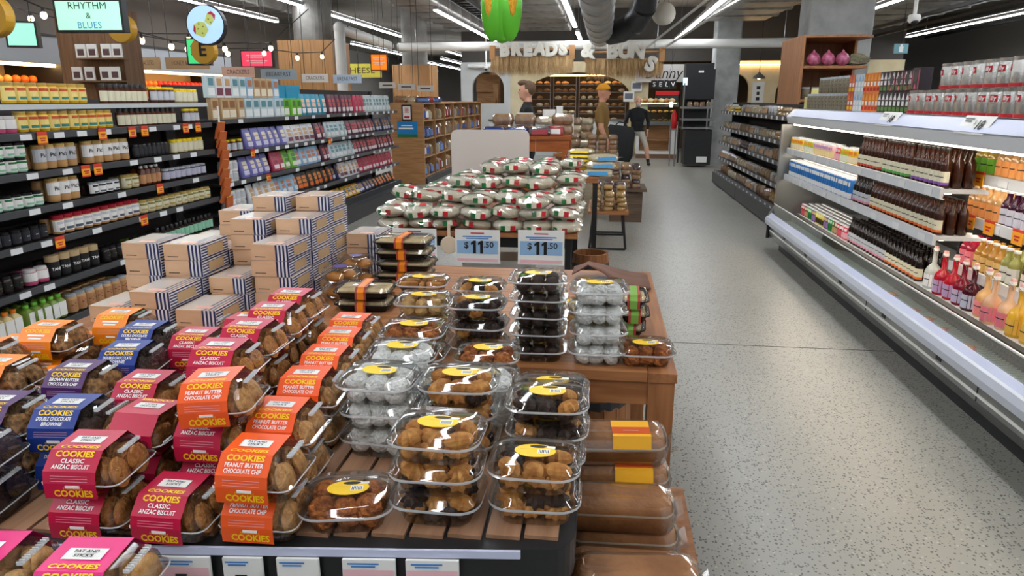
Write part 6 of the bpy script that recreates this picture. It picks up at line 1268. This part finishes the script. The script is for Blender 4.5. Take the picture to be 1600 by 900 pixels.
# yellow lettered balls
def ball(x, y, z, r, ch_, label):
    t = ob('hanging_disc', MB().lathe([(r*.96, -.05), (r, -.03), (r, .03), (r*.96, .05)], 24).rot(Matrix.Rotation(R(90), 4, 'X')).mesh('disc', C('disc_gold', (206, 156, 50))), None, (x, y, z)); tag(t, label, 'sign')
    if ch_: post('letter', MB().text(ch_, r*1.3, (0, -.052, 0), m=0, bold=.03), BLK, t)
    hang(t, ((0, 0),), r, 4.25-z)
ball(-4.94, 5.5, 2.27, .165, '', 'golden disc sign cut by the left edge'); ball(-5.28, 7.6, 2.37, .15, '', 'golden disc sign behind the mint screen'); ball(-4.92, 8.6, 2.2, .16, 'E', 'golden disc sign with black E below the cheese sign')
# long department boards
def board(x0, x1, y, z, h, txt, bm, label, rz=0):
    w = x1-x0; t = ob('department_board', MB().box(-w/2, w/2, 0, .02, 0, h).mesh('db', bm), None, ((x0+x1)/2, y, z), (0, 0, rz)); tag(t, label, 'sign')
    post('lettering', MB().text(txt, h*.6, (0, -.002, h*.5), m=0, width=w*.7) if txt else MB().lines(1, w*.6, h*.4, (0, -.002, h*.5)), C('board_ink', (70, 56, 50)), t); hang(t, ((-w*.4, .01), (w*.4, .01)), h, 4.25-z)
KBO = M('board_kraft', (186, 160, 124), .7); PBO = M('board_pink', (214, 170, 150), .7); GBO = M('board_grey', (150, 164, 172), .7); WBO = M('board_white', (214, 208, 200), .7)
board(-7.3, -6.62, 10.3, 2.06, .17, 'BISCUITS & CRACKERS', KBO, 'kraft board reading biscuits and crackers'); board(-6.6, -5.9, 10.4, 2.06, .17, 'HONEY & SPREADS', M('board_tan', (170, 140, 104), .7), 'tan board reading honey and spreads')
board(-5.6, -5.1, 10.2, 1.93, .15, 'CRACKERS', PBO, 'pink board reading crackers above the snack bay'); board(-5.05, -4.5, 10.3, 1.9, .15, 'BREAKFAST', GBO, 'grey board reading breakfast above the snack bay')
board(-4.42, -4.02, 10.3, 1.86, .12, 'CRACKERS', WBO, 'white board reading crackers above the teal pouches'); board(-3.98, -3.55, 10.4, 1.85, .12, 'BREAKFAST', M('board_mist', (170, 184, 200), .7), 'pale blue board reading breakfast near the drain pipe')
for i in range(3): board(-4.2+i*.36, -3.88+i*.36, 13.3, 1.82-.03*i, .11, '', WBO, 'white aisle board above the oak cabinet, %s' % ('first', 'second', 'third')[i])
board(-6.1, -5.05, 16.2, 2.1, .3, 'CHEESE', M('board_lime', (214, 206, 80), .6), 'lime yellow board reading CHEESE beyond the drain pipe')
# festoon bulbs
BULB = M('festoon_bulb', (255, 236, 190), .4, emit=6)
bulb = MB().ell((0, 0, 0), (.035, .035, .042), 10, 7).mesh('bulb', BULB, True); cap_ = MB().lathe([(.018, .035), (.018, .085)], 8).mesh('socket', BLACK)
for q, (pts, lab) in enumerate((([(-6.2, 7.6, 2.52), (-5.9, 8.1, 2.42), (-5.6, 9.0, 2.28), (-5.3, 9.8, 2.3), (-5.0, 10.6, 2.36)], 'over the jars'), ([(-6.4, 9.6, 2.4), (-6.1, 10.2, 2.33), (-5.8, 10.8, 2.3), (-5.5, 11.4, 2.34), (-5.2, 12.0, 2.3), (-5.0, 12.6, 2.35)], 'by the oak column'), ([(-7.2, 8.6, 2.6), (-6.9, 9.3, 2.5), (-6.6, 9.9, 2.45), (-6.3, 10.6, 2.5)], 'over the produce'))):
    t = ob('festoon_lights', None, None, (0, 0, 0)); tag(t, 'string of warm festoon bulbs %s' % lab, 'lights')
    pp = [(pts[0][0]-.6, pts[0][1]-.8, 3.0)] + [(x, y, z+.08) for x, y, z in pts] + [(pts[-1][0]+.3, pts[-1][1]+.8, 3.0)]
    ob('cable', MB().path(pp, .008, 5).mesh('cable', BLACK), t)
    for p in pts: b = ob('bulb', bulb, t, p); ob('socket', cap_, b)
# corn balloon
t = ob('corn_balloon', None, None, (-.845, 6.0, 2.06)); tag(t, 'green foil balloon shaped like a corn cob', 'balloon')
FOIL = M('green_foil', (96, 190, 50), .22, .25, bump=(9, .3))
post('husk', MB().ell((0, 0, .33), (.15, .09, .33), 20, 14), FOIL, t, True); post('husk_leaf', MB().ell((-.07, -.03, .3), (.1, .07, .29), 16, 12), FOIL, t, True); post('husk_leaf', MB().ell((.07, -.03, .3), (.1, .07, .29), 16, 12), FOIL, t, True)
KER = M('corn_kernels', (236, 170, 30), .35, bump=(90, 1.0))
post('corn_cob', MB().ell((-.095, -.085, .36), (.036, .03, .17), 12, 10), KER, t, True); post('corn_cob', MB().ell((.095, -.085, .36), (.036, .03, .17), 12, 10), KER, t, True); post('string', MB().tube((0, 0, .65), (0, 0, 2.19), .003, 5), WHITE, t)
# exit sign, security cameras, paper lantern
t = ob('exit_sign', MB().box(-.1, .1, 0, .03, -.07, .07).mesh('es', C('exit_green', (120, 170, 180))), None, (4.47, 12, 2.37)); tag(t, 'pale green exit sign above the tea cartons', 'sign'); post('pictogram', MB().box(-.03, .03, -.002, 0, -.05, .03).prism([(.018*math.cos(a), .045+.018*math.sin(a)) for a in [i*math.pi/4 for i in range(8)]], -.002, 0, 0, 'y'), WHT, t); hang(t, ((0, .015),), .07, 1.88)
for x, y, z, lab in ((3.83, 10, 2.55, 'white dome camera hanging above the fridge'), (-3.62, 22.2, 2.5, 'white dome camera by the small bakery arch')):
    t = ob('dome_camera', MB().lathe([(.06, .1), (.075, .08), (.075, .03), (.05, 0)], 14).mesh('dc', WHITE, True), None, (x, y, z)); tag(t, lab, 'camera'); post('lens', MB().ell((0, -.03, .01), (.045, .045, .04), 12, 8), BLACK, t, True); post('stem', MB().tube((0, 0, .1), (0, 0, 4.25-z), .025, 8), WHITE, t)
t = ob('paper_lantern', MB().ell((0, 0, 0), (.24, .24, .23), 16, 10).mesh('pl', M('lantern_paper', (206, 200, 186), .8), True), None, (1.13, 15.5, 3.3)); tag(t, 'round paper lantern under the ceiling over the aisle', 'lantern'); post('cord', MB().tube((0, 0, .23), (0, 0, .95), .006, 5), BLACK, t)
t = ob('pendant_lamp', MB().lathe([(.03, .16), (.06, .12), (.15, .06), (.17, 0)], 18, cap=False).mesh('pd', C('pendant_grey', (110, 108, 104)), True), None, (4.05, 20.2, 2.15)); tag(t, 'grey pendant lamp by the concrete column', 'lamp'); post('cord', MB().tube((0, 0, .16), (0, 0, 2.1), .008, 5), BLACK, t); post('bulb', MB().ell((0, 0, .03), (.05, .05, .05), 10, 6), BULB, t, True)
t = ob('hanging_banner', MB().box(-.16, .16, 0, .01, 0, .75).mesh('hb', PAPER), None, (4.3, 21.4, 1.35)); tag(t, 'white vertical banner on the wall between arches', 'banner'); post('lettering', MB().lines(4, .1, .6, (0, -.002, .36)), BLK, t)
post('stand', MB().tube((0, .02, -1.35), (0, .02, 0), .02, 8), BLACK, t)
bpy.data.scenes.remove(TMP)
# ---------------------------------------------------------------- say which one: rows, layers and places of look-alikes
def place_words():
    sets = {}
    for o in COL.objects:
        if o.parent is None and 'label' in o and 'category' in o: sets.setdefault(o['label'], []).append(o)
    def clus(vals, tol):
        c = []
        for v in sorted(vals):
            if not c or v - c[-1][-1] > tol: c.append([v])
            else: c[-1].append(v)
        return [sum(k)/len(k) for k in c]
    near = lambda cs, v: min(range(len(cs)), key=lambda i: abs(cs[i]-v))
    def nth(n): return '%d%s' % (n, 'th' if 10 < n % 100 < 14 else {1: 'st', 2: 'nd', 3: 'rd'}.get(n % 10, 'th'))
    for lab, os_ in sets.items():
        if len(os_) < 2: continue
        P_ = [o.location.copy() for o in os_]
        main = 0 if max(p.x for p in P_)-min(p.x for p in P_) > max(p.y for p in P_)-min(p.y for p in P_) else 1
        dep = 1-main; sgn = -1 if (dep == 0 and P_[0].x < -2) else 1
        zs = clus([p.z for p in P_], .03); ds = clus([p[dep]*sgn for p in P_], .045)
        rows = {}
        for o, p in zip(os_, P_): rows.setdefault((near(zs, p.z), near(ds, p[dep]*sgn)), []).append((p[main], o))
        for (zi, di), it in rows.items():
            it.sort(key=lambda q: q[0])
            for k, (v, o) in enumerate(it):
                sfx = []
                if len(zs) > 1: sfx.append('%s layer up' % nth(zi+1))
                if len(ds) > 1: sfx.append('%s row back' % nth(di+1))
                if len(it) > 1: sfx.append('%s from %s' % (nth(k+1), 'near end' if main == 1 else 'left'))
                s = lab + ', ' + ', '.join(sfx)
                if len(s.split()) > 16:
                    s = s.replace(' layer up', ' layer').replace(' row back', ' row').replace(' from near end', ' along').replace(' from left', ' along')
                if len(s.split()) > 16: 
                    s = lab.replace(' with ', ', ').replace(' the ', ' ') + ', ' + ', '.join(sfx); s = s.replace(' layer up', ' layer').replace(' row back', ' row').replace(' from near end', ' along').replace(' from left', ' along')
                if len(s.split()) <= 16: o['label'] = s
                if 'group' not in o: o['group'] = lab
place_words()
